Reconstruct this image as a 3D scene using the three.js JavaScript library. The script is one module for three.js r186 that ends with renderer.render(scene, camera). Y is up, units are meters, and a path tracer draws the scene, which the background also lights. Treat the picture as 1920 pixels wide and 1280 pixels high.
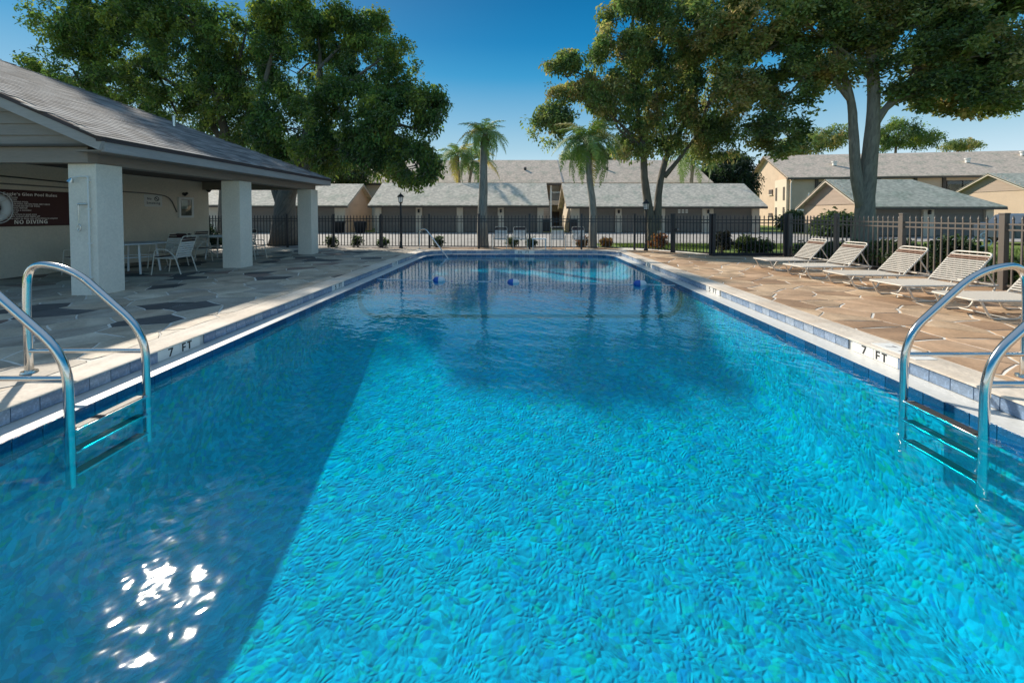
import * as THREE from 'three';
import { mergeGeometries } from 'three/addons/utils/BufferGeometryUtils.js';
import { RoundedBoxGeometry } from 'three/addons/geometries/RoundedBoxGeometry.js';
import { TextGeometry } from 'three/addons/geometries/TextGeometry.js';
import { FontLoader } from 'three/addons/loaders/FontLoader.js';
import { createNoise3D, createNoise2D } from 'simplex-noise';

// ---------- camera: f = 780 px on a 1920 x 1280 frame, straight ahead falls on pixel (975, 402) ----------
const scene = new THREE.Scene();
const EYE = 1.42, F = 780;
const camera = new THREE.PerspectiveCamera(2 * Math.atan(640 / F) * 180 / Math.PI, 1920 / 1280, 0.05, 900);
const PITCH = 1.5 * Math.PI / 180;
camera.position.set(0, EYE, 0);
camera.rotation.set(-PITCH, 0, 0);
camera.setViewOffset(1920, 1280, 960 - 975, 640 - (402 + F * Math.tan(PITCH)), 1920, 1280);

// ---------- sun: ahead and to the left, 35 degrees up (where the glint on the water mirrors it) ----------
const SUN = new THREE.Vector3(-0.885, 0.933, -1).normalize();
const sun = new THREE.DirectionalLight(new THREE.Color().setRGB(1, 0.91, 0.77), 3.75);
sun.target.position.set(0, 0, -12); sun.position.copy(SUN).multiplyScalar(80).add(sun.target.position);
sun.castShadow = true; sun.shadow.radius = 2; sun.shadow.mapSize.set(4096, 4096);
Object.assign(sun.shadow.camera, { left: -45, right: 45, top: 45, bottom: -45, near: 1, far: 200 });
scene.add(sun, sun.target);

// ---------- sky: clear blue, paler towards the horizon and round the sun ----------
{
  const W = 512, H = 256, d = new Float32Array(W * H * 4);
  const stops = [[0, [0.66, 0.72, 0.76]], [4, [0.45, 0.56, 0.62]], [8.7, [0.25, 0.405, 0.50]], [12.5, [0.145, 0.32, 0.465]], [18, [0.028, 0.21, 0.40]], [22, [0.008, 0.15, 0.335]], [27, [0.003, 0.11, 0.27]], [36, [0.045, 0.15, 0.30]], [52, [0.15, 0.235, 0.35]], [90, [0.21, 0.285, 0.38]]];
  for (let r = 0; r < H; r++) {
    const up = ((r + 0.5) / H - 0.5) * Math.PI, deg = Math.max(0, up * 180 / Math.PI);
    let k = 0; while (k < stops.length - 2 && deg > stops[k + 1][0]) k++;
    const t = Math.min(1, (deg - stops[k][0]) / (stops[k + 1][0] - stops[k][0]));
    for (let c = 0; c < W; c++) {
      const az = ((c + 0.5) / W - 0.5) * 2 * Math.PI;
      const cos = Math.cos(up) * Math.cos(az) * SUN.x + Math.sin(up) * SUN.y + Math.cos(up) * Math.sin(az) * SUN.z;
      const ang = Math.acos(Math.min(1, Math.max(-1, cos))) * 180 / Math.PI, glow = up > 0 ? 0.6 * Math.exp(-((ang / 4) ** 1.5)) + 0.06 * Math.exp(-((ang / 24) ** 2)) : 0;
      for (let i = 0; i < 3; i++) d[(r * W + c) * 4 + i] = stops[k][1][i] + (stops[k + 1][1][i] - stops[k][1][i]) * t + glow * [1, 0.95, 0.86][i];
      d[(r * W + c) * 4 + 3] = 1;
    }
  }
  const sky = new THREE.DataTexture(d, W, H, THREE.RGBAFormat, THREE.FloatType);
  sky.mapping = THREE.EquirectangularReflectionMapping; sky.magFilter = THREE.LinearFilter; sky.needsUpdate = true;
  scene.background = sky; scene.environment = sky;
}
const renderer = new THREE.WebGLRenderer({ antialias: true });
renderer.toneMapping = THREE.LinearToneMapping;
renderer.toneMappingExposure = 1.58;
renderer.shadowMap.enabled = true;

// ---------- helpers ----------
const rngOf = (s) => () => { s |= 0; s = (s + 0x6d2b79f5) | 0; let t = Math.imul(s ^ (s >>> 15), 1 | s); t = (t + Math.imul(t ^ (t >>> 7), 61 | t)) ^ t; return ((t ^ (t >>> 14)) >>> 0) / 4294967296; };
const R = rngOf(7), rr = (a, b, r = R) => a + (b - a) * r();
const noise3 = createNoise3D(rngOf(11)), noise2 = createNoise2D(rngOf(12));
const lerp = (a, b, t) => a + (b - a) * t, clamp = (x, a, b) => Math.min(b, Math.max(a, x)), smooth = (a, b, x) => { const t = clamp((x - a) / (b - a), 0, 1); return t * t * (3 - 2 * t); };
const V = (x, y, zf) => new THREE.Vector3(x, y, -zf);                         // zf: metres ahead of the camera
const pix = (px, py, zf) => V((px - 975) / F * zf, EYE - (py - 402) / F * zf, zf);   // a photo pixel at a known distance
const C = (r, g, b) => new THREE.Color().setRGB(r, g, b);
const used = {};
const numbered = (n) => { used[n] = (used[n] ?? -1) + 1; return used[n] ? n + '_' + String(used[n]).padStart(3, '0') : n; };
function obj(name, geo, mat, parent) { const m = new THREE.Mesh(Array.isArray(geo) ? merge(geo) : geo, mat); m.name = parent ? name : numbered(name); (parent ?? scene).add(m); return m; }
function tag(o, label, category, group, kind) { Object.assign(o.userData, { label, category }); if (group) o.userData.group = group; if (kind) o.userData.kind = kind; return o; }
function thing(name, label, category, pos = [0, 0, 0], turn = 0, group) { const g = new THREE.Group(); g.name = numbered(name); scene.add(g); g.position.set(pos[0], pos[1], -pos[2]); g.rotation.y = turn; return tag(g, label, category, group); }
function copyOf(src, pos, turn, label) { const c = src.clone(); c.name = numbered(src.name.replace(/_\d{3}$/, '')); c.position.set(pos[0], pos[1], -pos[2]); if (turn !== undefined) c.rotation.y = turn; c.userData = { ...src.userData }; if (label) c.userData.label = label; scene.add(c); return c; }
function struct(name, geo, mat, label) { const m = obj(name, geo, mat); m.userData.kind = 'structure'; m.userData.label = label; return m; }
function merge(list) {
  const gs = list.map((g) => { let n = g.index ? g.toNonIndexed() : g.clone(); for (const k of Object.keys(n.attributes)) if (!['position', 'normal', 'uv'].includes(k)) n.deleteAttribute(k); if (!n.attributes.uv) n.setAttribute('uv', new THREE.BufferAttribute(new Float32Array(n.attributes.position.count * 2), 2)); if (!n.attributes.normal) n.computeVertexNormals(); return n; });
  return mergeGeometries(gs);
}
function boxUV(g) {                                                            // uv in metres from the face's own plane
  if (g.index) g = g.toNonIndexed();
  const p = g.attributes.position, n = g.attributes.normal, uv = new Float32Array(p.count * 2);
  for (let i = 0; i < p.count; i++) {
    const ax = Math.abs(n.getX(i)), ay = Math.abs(n.getY(i)), az = Math.abs(n.getZ(i));
    if (ay >= ax && ay >= az) uv.set([p.getX(i), p.getZ(i)], i * 2); else if (ax >= az) uv.set([p.getZ(i), p.getY(i)], i * 2); else uv.set([p.getX(i), p.getY(i)], i * 2);
  }
  g.setAttribute('uv', new THREE.BufferAttribute(uv, 2)); return g;
}
const box = (x0, x1, y0, y1, z0, z1) => boxUV(new THREE.BoxGeometry(x1 - x0, y1 - y0, Math.abs(z1 - z0)).translate((x0 + x1) / 2, (y0 + y1) / 2, (z0 + z1) / 2));
const rbox = (x0, x1, y0, y1, z0, z1, r = 0.01, s = 2) => boxUV(new RoundedBoxGeometry(x1 - x0, y1 - y0, Math.abs(z1 - z0), s, r).translate((x0 + x1) / 2, (y0 + y1) / 2, (z0 + z1) / 2));
function filleted(pts, bend) {                                                  // straight runs with rounded corners
  const path = new THREE.CurvePath(); let a = pts[0].clone();
  for (let i = 1; i < pts.length - 1; i++) {
    const p = pts[i], b = Math.min(bend, p.distanceTo(pts[i - 1]) * 0.48, p.distanceTo(pts[i + 1]) * 0.48);
    const s = p.clone().add(pts[i - 1].clone().sub(p).setLength(b)), e = p.clone().add(pts[i + 1].clone().sub(p).setLength(b));
    path.add(new THREE.LineCurve3(a, s)); path.add(new THREE.QuadraticBezierCurve3(s, p, e)); a = e;
  }
  path.add(new THREE.LineCurve3(a, pts[pts.length - 1])); return path;
}
function ringTube(pts, radii, sides, bumpy = 0) {                               // parallel-transported tube with caps
  const pos = [], uv = [], idx = []; let n = new THREE.Vector3(), len = 0;
  for (let i = 0; i < pts.length; i++) {
    const t = pts[Math.min(i + 1, pts.length - 1)].clone().sub(pts[Math.max(i - 1, 0)]).normalize();
    if (!i) n.set(Math.abs(t.y) > 0.9 ? 1 : 0, Math.abs(t.y) > 0.9 ? 0 : 1, 0);
    n.addScaledVector(t, -n.dot(t)).normalize(); const b = t.clone().cross(n);
    if (i) len += pts[i].distanceTo(pts[i - 1]);
    const r0 = Array.isArray(radii) ? radii[i] : radii;
    for (let k = 0; k <= sides; k++) {
      const a = k / sides * 2 * Math.PI, r = r0 * (1 + (bumpy ? bumpy * (noise3(Math.cos(a) * 1.3 + pts[0].x, len * 0.9, Math.sin(a) * 1.3 + pts[0].z) + 0.5 * noise3(Math.cos(a) * 3 + pts[0].x, len * 2.5, Math.sin(a) * 3)) : 0));
      pos.push(pts[i].x + (n.x * Math.cos(a) + b.x * Math.sin(a)) * r, pts[i].y + (n.y * Math.cos(a) + b.y * Math.sin(a)) * r, pts[i].z + (n.z * Math.cos(a) + b.z * Math.sin(a)) * r);
      uv.push(k / sides * 2 * Math.PI * Math.max(r0, 0.02), len);
    }
  }
  const w = sides + 1;
  for (let i = 0; i < pts.length - 1; i++) for (let k = 0; k < sides; k++) { const a = i * w + k; idx.push(a, a + w, a + 1, a + 1, a + w, a + w + 1); }
  for (const [row, flip] of [[0, 1], [pts.length - 1, 0]]) { const c = pos.length / 3; pos.push(pts[row].x, pts[row].y, pts[row].z); uv.push(0, 0); for (let k = 0; k < sides; k++) flip ? idx.push(c, row * w + k, row * w + k + 1) : idx.push(c, row * w + k + 1, row * w + k); }
  for (let i = 0; i < idx.length; i += 3) { const q = idx[i + 1]; idx[i + 1] = idx[i + 2]; idx[i + 2] = q; }
  const g = new THREE.BufferGeometry(); g.setAttribute('position', new THREE.Float32BufferAttribute(pos, 3)); g.setAttribute('uv', new THREE.Float32BufferAttribute(uv, 2)); g.setIndex(idx); g.computeVertexNormals();
  const N = g.attributes.normal; for (let i = 0; i < pts.length; i++) { const a = i * w, b = a + sides; const v = new THREE.Vector3(N.getX(a) + N.getX(b), N.getY(a) + N.getY(b), N.getZ(a) + N.getZ(b)).normalize(); N.setXYZ(a, v.x, v.y, v.z); N.setXYZ(b, v.x, v.y, v.z); }
  return g;
}
function pipe(pts, r, bend = 0.05, sides = 8, per = 5) {                        // bent metal tube
  const path = filleted(pts, bend), out = [];
  for (const c of path.curves) { const n = c.isLineCurve3 ? 1 : per; for (let i = 0; i < n; i++) out.push(c.getPoint(i / n)); }
  out.push(pts[pts.length - 1].clone());
  return ringTube(out.filter((p, i) => !i || p.distanceTo(out[i - 1]) > 1e-4), r, sides);
}
function taper(pts, r0, r1, n = 14, sides = 9, bumpy = 0.07, flare = 0) {       // trunk or limb
  const c = new THREE.CatmullRomCurve3(pts), p = c.getSpacedPoints(n);
  return ringTube(p, p.map((_, i) => lerp(r0, r1, i / n) * (1 + flare * Math.exp(-i / n * 9))), sides, bumpy);
}
function poly(pts, uAxis) {                                                     // flat convex polygon, uv in metres along uAxis and up the slope
  const n = pts[1].clone().sub(pts[0]).cross(pts[2].clone().sub(pts[0])).normalize(), u = uAxis.clone().normalize(), v = n.clone().cross(u), pos = [], uv = [], nor = [];
  for (let i = 1; i < pts.length - 1; i++) for (const p of [pts[0], pts[i], pts[i + 1]]) { pos.push(p.x, p.y, p.z); uv.push(p.dot(u), p.dot(v)); nor.push(n.x, n.y, n.z); }
  const g = new THREE.BufferGeometry(); g.setAttribute('position', new THREE.Float32BufferAttribute(pos, 3)); g.setAttribute('normal', new THREE.Float32BufferAttribute(nor, 3)); g.setAttribute('uv', new THREE.Float32BufferAttribute(uv, 2)); return g;
}
function slab(pts, t, uAxis) {                                                  // that polygon with a thickness t below it
  const n = pts[1].clone().sub(pts[0]).cross(pts[2].clone().sub(pts[0])).normalize(), low = pts.map((p) => p.clone().addScaledVector(n, -t)), g = [poly(pts, uAxis), poly([...low].reverse(), uAxis)];
  pts.forEach((p, i) => { const j = (i + 1) % pts.length; g.push(poly([low[i], low[j], pts[j], p], pts[j].clone().sub(p))); });
  return merge(g);
}

// ---------- textures ----------
const hash = (x, y, s) => { let h = Math.imul(x, 374761393) ^ Math.imul(y, 668265263) ^ Math.imul(s, 2147483647); h = Math.imul(h ^ (h >>> 13), 1274126177); return ((h ^ (h >>> 16)) >>> 0) / 4294967296; };
const vnoise = (x, y, px, py, s) => { const ix = Math.floor(x), iy = Math.floor(y), f = x - ix, g = y - iy, u = f * f * (3 - 2 * f), v = g * g * (3 - 2 * g), m = (a, n) => ((a % n) + n) % n, h = (a, b) => hash(m(a, px), m(b, py), s); return lerp(lerp(h(ix, iy), h(ix + 1, iy), u), lerp(h(ix, iy + 1), h(ix + 1, iy + 1), u), v); };
const fbm = (u, v, fx, fy, oct, s) => { let a = 0.5, t = 0, w = 0; for (let i = 0; i < oct; i++) { t += a * vnoise(u * fx, v * fy, fx, fy, s + i); w += a; a *= 0.5; fx *= 2; fy *= 2; } return t / w; };
const sr = (c) => (c <= 0.0031308 ? 12.92 * c : 1.055 * c ** (1 / 2.4) - 0.055);
function tex(w, h, fn, metres, srgb = true) {
  const d = new Uint8Array(w * h * 4);
  for (let y = 0; y < h; y++) for (let x = 0; x < w; x++) { const c = fn(x / w, y / h, x, y), o = (y * w + x) * 4; for (let i = 0; i < 3; i++) { const q = clamp(Array.isArray(c) ? c[i] : c, 0, 1); d[o + i] = Math.round(255 * (srgb ? sr(q) : q)); } d[o + 3] = 255; }
  const t = new THREE.DataTexture(d, w, h); t.wrapS = t.wrapT = THREE.RepeatWrapping; t.magFilter = THREE.LinearFilter; if (srgb) t.colorSpace = THREE.SRGBColorSpace; t.repeat.set(1 / (metres[0] ?? metres), 1 / (metres[1] ?? metres)); t.needsUpdate = true; return t;
}
const T = {
  grain: tex(512, 512, (u, v) => 0.70 + 0.16 * fbm(u, v, 4, 4, 4, 1) + 0.14 * fbm(u, v, 90, 90, 2, 5), 2.2),
  fine: tex(512, 512, (u, v) => fbm(u, v, 60, 60, 3, 9), 1.1, false),
  streak: tex(512, 512, (u, v) => 0.66 + 0.2 * fbm(u, v, 3, 40, 4, 21) + 0.14 * fbm(u, v, 30, 200, 2, 25), 2.4),
  // stamped stone: long mineral streaks, worn sealer, pinholes
  stone: tex(1024, 1024, (u, v) => { const s = fbm(u + 0.04 * fbm(u, v, 5, 5, 2, 33), v, 3, 14, 5, 31), q = fbm(u, v, 9, 9, 4, 36), f = fbm(u, v, 160, 160, 2, 39), m = 0.42 + 0.56 * s + 0.34 * (q - 0.5) + 0.24 * (f - 0.5); return [m * 1.04, m * (0.97 + 0.08 * q), m * (0.9 + 0.16 * q)]; }, 3.1),
  stoneBump: tex(1024, 1024, (u, v) => 0.5 * fbm(u, v, 10, 24, 4, 41) + 0.5 * fbm(u, v, 70, 90, 3, 45), 2.3, false),
  // asphalt shingles: courses 0.14 m, random tabs, lichen
  shingle: tex(1024, 1024, (u, v) => { const row = Math.floor(v * 28), fy = v * 28 - row, off = hash(row, 3, 51) * 0.9, cell = Math.floor((u + off) * 22) % 22, tone = hash(cell, row, 52), lich = smooth(0.56, 0.74, fbm(u, v, 5, 5, 5, 53)), g = fbm(u, v, 220, 220, 2, 54); const m = (0.56 + 0.26 * tone + 0.3 * (g - 0.5) + 0.1 * (fbm(u, v, 3, 3, 3, 55) - 0.5)); return [m * (1 - 0.2 * lich), m * (1 - 0.14 * lich), m * (1 - 0.16 * lich)]; }, 4),
  shingleBump: tex(1024, 1024, (u, v) => { const row = Math.floor(v * 28), fy = v * 28 - row, off = hash(row, 3, 51) * 0.9, c = (u + off) * 22, fx = c - Math.floor(c); return 0.75 - 0.6 * fy + 0.15 * hash(Math.floor(c) % 22, row, 52) - (fx < 0.05 ? 0.15 : 0); }, 4, false),
  bark: tex(512, 512, (u, v) => { const s = fbm(u + 0.03 * fbm(u, v, 6, 6, 2, 63), v, 22, 5, 4, 61), p = smooth(0.52, 0.66, fbm(u, v, 5, 3, 4, 65)); const m = 0.4 + 0.6 * s; return [lerp(m, 0.95, p * 0.45), lerp(m, 0.97, p * 0.45), lerp(m * 0.97, 0.93, p * 0.45)]; }, 1.1),
  barkBump: tex(512, 512, (u, v) => fbm(u + 0.03 * fbm(u, v, 6, 6, 2, 63), v, 22, 5, 4, 61), 1.1, false),
  tile: tex(256, 256, (u, v) => { const a = fbm(u, v, 6, 6, 4, 71), b = fbm(u, v, 50, 50, 2, 75), m = 0.45 + 0.75 * (a - 0.5) + 0.5 * smooth(0.4, 0.8, b) * a + 0.22; return [m, m * 0.99, m * 0.97]; }, 0.55),
  concrete: tex(1024, 1024, (u, v) => { const a = fbm(u, v, 5, 5, 5, 81), b = fbm(u, v, 200, 200, 2, 86), st = smooth(0.6, 0.75, fbm(u, v, 9, 9, 4, 88)); return (0.62 + 0.3 * a + 0.2 * (b - 0.5)) * (1 - 0.2 * st); }, 5),
  grass: tex(512, 512, (u, v) => { const a = fbm(u, v, 8, 8, 4, 91), b = fbm(u, v, 120, 120, 2, 95); return [0.35 + 0.5 * a + 0.3 * b, 0.45 + 0.3 * a + 0.4 * b, 0.25 + 0.35 * b]; }, 3),
};
const M = {};
const std = (name, color, o = {}) => (M[name] = new THREE.MeshStandardMaterial({ name, color, roughness: 0.85, ...o }));
std('stucco', C(0.88, 0.76, 0.60), { map: T.grain, bumpMap: T.fine, bumpScale: 0.0015 });
std('columnStucco', C(0.97, 0.88, 0.75), { map: T.grain, bumpMap: T.fine, bumpScale: 0.0015 });
std('garageWall', C(0.80, 0.68, 0.54), { map: T.grain, bumpMap: T.fine, bumpScale: 0.004 });
std('garagePeach', C(0.74, 0.56, 0.41), { map: T.grain, bumpMap: T.fine, bumpScale: 0.004 });
std('garageDoor', C(0.25, 0.215, 0.185), { map: T.streak, roughness: 0.7 });
std('trimBrown', C(0.11, 0.085, 0.07), { map: T.streak, roughness: 0.7 });
std('beam', C(0.33, 0.265, 0.215), { map: T.streak, roughness: 0.75 });
std('fascia', C(0.46, 0.42, 0.40), { map: T.streak, roughness: 0.65 });
std('drip', C(0.10, 0.075, 0.075), { map: T.streak, roughness: 1 });
std('siding', C(0.36, 0.30, 0.255), { map: T.streak, roughness: 0.75 });
std('sidingTan', C(0.55, 0.42, 0.33), { map: T.streak, roughness: 0.75 });
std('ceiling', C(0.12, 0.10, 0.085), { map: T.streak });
std('roofGrey', C(0.95, 0.85, 0.70), { map: T.shingle, bumpMap: T.shingleBump, bumpScale: 0.012, roughness: 0.95 });
std('roofGreen', C(0.72, 0.70, 0.57), { map: T.shingle, bumpMap: T.shingleBump, bumpScale: 0.012, roughness: 0.95 });
std('roofBrown', C(0.86, 0.70, 0.56), { map: T.shingle, bumpMap: T.shingleBump, bumpScale: 0.012, roughness: 0.95 });
std('white', C(0.78, 0.77, 0.73), { roughness: 0.45 });
std('whitePlastic', C(0.74, 0.74, 0.73), { roughness: 0.4 });
std('strapWhite', C(0.46, 0.42, 0.365), { roughness: 0.45 });
std('strapChair', C(0.76, 0.74, 0.70), { roughness: 0.45 });
std('strapBrown', C(0.17, 0.075, 0.04), { roughness: 0.5 });
std('strapMaroon', C(0.045, 0.016, 0.018), { roughness: 0.5 });
std('frameCream', C(0.66, 0.60, 0.51), { roughness: 0.4 });
std('fenceShaded', C(0.03, 0.03, 0.032), { roughness: 0.45 });  // bronze fence paint darkened: its shaded side put into the colour
std('fenceBronze', C(0.15, 0.125, 0.105), { roughness: 0.5 });
std('black', C(0.012, 0.012, 0.014), { roughness: 0.45 });
std('darkGrey', C(0.05, 0.05, 0.05), { roughness: 0.6 });
std('ink', C(0.02, 0.02, 0.02), { roughness: 0.6 });
std('bark', C(0.20, 0.175, 0.145), { map: T.bark, bumpMap: T.barkBump, bumpScale: 0.03, roughness: 0.95 });
std('barkPale', C(0.34, 0.30, 0.245), { map: T.bark, bumpMap: T.barkBump, bumpScale: 0.02, roughness: 0.95 });
std('palmTrunk', C(0.36, 0.32, 0.27), { map: T.bark, bumpMap: T.barkBump, bumpScale: 0.015, roughness: 0.95 });
std('boot', C(0.20, 0.13, 0.075), { map: T.bark, roughness: 0.95 });
std('mulch', C(0.12, 0.075, 0.05), { map: T.concrete, bumpMap: T.fine, bumpScale: 0.02 });
std('driveway', C(0.44, 0.415, 0.385), { map: T.concrete, bumpMap: T.fine, bumpScale: 0.003, roughness: 0.9 });
std('lawn', C(0.16, 0.22, 0.05), { map: T.grass, roughness: 1 });
std('earth', C(0.22, 0.2, 0.13), { map: T.grass, roughness: 1 });
std('steel', C(0.72, 0.70, 0.67), { metalness: 1, roughness: 0.14, bumpMap: T.fine, bumpScale: 0.0003 });
std('chrome', C(0.6, 0.6, 0.58), { metalness: 1, roughness: 0.25 });
std('tread', C(0.035, 0.035, 0.033), { roughness: 0.6, bumpMap: T.fine, bumpScale: 0.002 });
std('signMaroon', C(0.045, 0.016, 0.013), { roughness: 0.5 });
std('blueCloth', C(0.22, 0.42, 0.66), { roughness: 0.8 });
std('floatBlue', C(0.02, 0.10, 0.42), { roughness: 0.35 });
std('carPaint', C(0.06, 0.085, 0.12), { roughness: 0.35 });
std('interior', C(0.03, 0.03, 0.033), { roughness: 0.8 });
M.glass = new THREE.MeshPhysicalMaterial({ name: 'glass', color: C(0.75, 0.8, 0.78), transmission: 1, thickness: 0, roughness: 0.02, ior: 1.5 });
M.lampGlass = new THREE.MeshPhysicalMaterial({ name: 'lampGlass', color: C(0.9, 0.9, 0.88), transmission: 0.6, thickness: 0, roughness: 0.6 });
M.leaf = new THREE.MeshPhysicalMaterial({ name: 'leaf', color: C(1, 1, 1), transmission: 0.5, thickness: 0, roughness: 0.95, specularIntensity: 0.5 });
M.frond = new THREE.MeshPhysicalMaterial({ name: 'frond', color: C(0.20, 0.32, 0.05), transmission: 0.5, thickness: 0, roughness: 0.8 });
M.frondYellow = new THREE.MeshPhysicalMaterial({ name: 'frondYellow', color: C(0.60, 0.50, 0.10), transmission: 0.5, thickness: 0, roughness: 0.8 });
const font = await new FontLoader().loadAsync('fonts/droid/droid_sans_bold.typeface.json');

// ================= THE SETTING: ground, deck, pool =================
const HW = 3.80, FAR = 16.5, CR = 1.1, NEAR = 0.4;              // pool edge: half width, far end, corner radius, near end
const LEDGE = 0.25, WATER = -0.20, TILE = 0.19;
// the pool's outline, offset inwards by k: left side outwards, round the far end, back along the right side
function outline(k, step) {
  const out = [], hw = HW - k, far = FAR - k, r = CR, p = (x, z, nx, nz) => out.push({ x, z, nx, nz });
  const rr2 = r, zc = far - rr2, xc = hw - rr2;
  const run = (x0, z0, x1, z1, nx, nz) => { const L = Math.hypot(x1 - x0, z1 - z0), n = Math.max(1, Math.round(L / step)); for (let i = 0; i < n; i++) p(lerp(x0, x1, i / n), lerp(z0, z1, i / n), nx, nz); };
  const arc = (cx, a0, a1) => { const n = Math.max(2, Math.round(Math.abs(a1 - a0) * rr2 / step)); for (let i = 0; i < n; i++) { const a = lerp(a0, a1, i / n); p(cx + Math.cos(a) * rr2, zc + Math.sin(a) * rr2, -Math.cos(a), -Math.sin(a)); } };
  run(-hw, NEAR, -hw, zc, 1, 0); arc(-xc, Math.PI, Math.PI / 2); run(-xc, far, xc, far, 0, -1); arc(xc, Math.PI / 2, 0); run(hw, zc, hw, NEAR, -1, 0); p(hw, NEAR, -1, 0);
  return out;
}
function stripBetween(a, b, ya, yb) {                            // sheet between two outlines of equal count
  const pos = [], uv = [], idx = []; let s = 0;
  a.forEach((q, i) => { if (i) s += Math.hypot(q.x - a[i - 1].x, q.z - a[i - 1].z); const w = Math.hypot(q.x - b[i].x, q.z - b[i].z) + Math.abs(ya - yb); pos.push(q.x, ya, -q.z, b[i].x, yb, -b[i].z); uv.push(s, 0, s, w); if (i) { const k = i * 2; idx.push(k - 2, k - 1, k, k, k - 1, k + 1); } });
  const g = new THREE.BufferGeometry(); g.setAttribute('position', new THREE.Float32BufferAttribute(pos, 3)); g.setAttribute('uv', new THREE.Float32BufferAttribute(uv, 2)); g.setIndex(idx); g.computeVertexNormals(); return g;
}
const ST = 0.1, edge0 = outline(0, ST), edgeIn = edge0.map((q) => ({ x: q.x + q.nx * LEDGE, z: q.z + q.nz * LEDGE })), edgeOut = edge0.map((q) => ({ x: q.x - q.nx * 0.36, z: q.z - q.nz * 0.36 }));

// ground with a hole where the pool and its deck lie
{
  const s = new THREE.Shape([[-400, -300], [400, -300], [400, 400], [-400, 400]].map(([x, z]) => new THREE.Vector2(x, z)));
  s.holes.push(new THREE.Path([[-13, -2], [9.25, -2], [9.25, 14.6], [6.9, 14.6], [5.6, 17.8], [-13, 17.8]].map(([x, z]) => new THREE.Vector2(x, z))));
  const g = new THREE.ShapeGeometry(s); g.rotateX(-Math.PI / 2); const p = g.attributes.position, uv = g.attributes.uv; for (let i = 0; i < p.count; i++) uv.setXY(i, p.getX(i), p.getZ(i));
  g.translate(0, -0.05, 0); struct('ground', boxUV(g), M.lawn, 'grass covered ground around the pool and buildings');
}
const sheet = (pts, y) => { const g = new THREE.ShapeGeometry(new THREE.Shape(pts.map(([x, z]) => new THREE.Vector2(x, z)))); g.rotateX(-Math.PI / 2); g.translate(0, y, 0); return boxUV(g); };
struct('driveway', sheet([[-70, 21.6], [2, 21.2], [12, 20.6], [18, 22.5], [60, 20.5], [60, 26.5], [30, 27.2], [21.5, 27], [20.8, 34], [-70, 34]], -0.03), M.driveway, 'pale concrete driveway in front of the garages');
struct('path', sheet([[-13, 17.85], [-6, 17.85], [3.6, 17.85], [3.6, 21.5], [-70, 21.55], [-70, 17.85]], -0.034), M.driveway, 'pale concrete apron outside the pool fence');
struct('garden_bed', [sheet([[9.3, 2], [10.6, 2], [10.6, 14.5], [9.3, 14.5]], -0.022), sheet([[6.9, 14.65], [10.6, 14.65], [10.6, 15.6], [6.6, 15.6]], -0.022), sheet([[-16, 17.9], [4.2, 17.9], [4.2, 18.5], [-16, 18.5]], -0.022)], M.mulch, 'mulched planting strip outside the fence');

// deck: pale grout bed with a hole for the pool, then single stones
const groutMat = std('grout', C(0.90, 0.85, 0.76), { map: T.concrete, roughness: 0.95 });
{
  const s = new THREE.Shape([[-13, -2], [9.25, -2], [9.25, 14.6], [6.9, 14.6], [5.6, 17.8], [-13, 17.8]].map(([x, z]) => new THREE.Vector2(x, z)));
  s.holes.push(new THREE.Path(edgeOut.filter((_, i) => i % 2 === 0 || i === edgeOut.length - 1).map((q) => new THREE.Vector2(q.x, q.z))));
  const g = new THREE.ExtrudeGeometry(s, { depth: 0.2, bevelEnabled: false }); g.rotateX(-Math.PI / 2); g.translate(0, -0.207, 0);
  struct('deck_base', boxUV(g), groutMat, 'pale grout bed of the stone pool deck');
}
const clip = (pg, nx, nz, d) => { const out = []; for (let i = 0; i < pg.length; i++) { const a = pg[i], b = pg[(i + 1) % pg.length], da = a[0] * nx + a[1] * nz - d, db = b[0] * nx + b[1] * nz - d; if (da <= 0) out.push(a); if ((da < 0 && db > 0) || (da > 0 && db < 0)) { const t = da / (da - db); out.push([lerp(a[0], b[0], t), lerp(a[1], b[1], t)]); } } return out; };
const warp = (x, z) => [x + 0.012 * noise2(x * 1.6, z * 1.6) + 0.008 * noise2(x * 6, z * 6 + 9), z + 0.012 * noise2(x * 1.6 + 40, z * 1.6) + 0.008 * noise2(x * 6 + 50, z * 6)];
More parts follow.
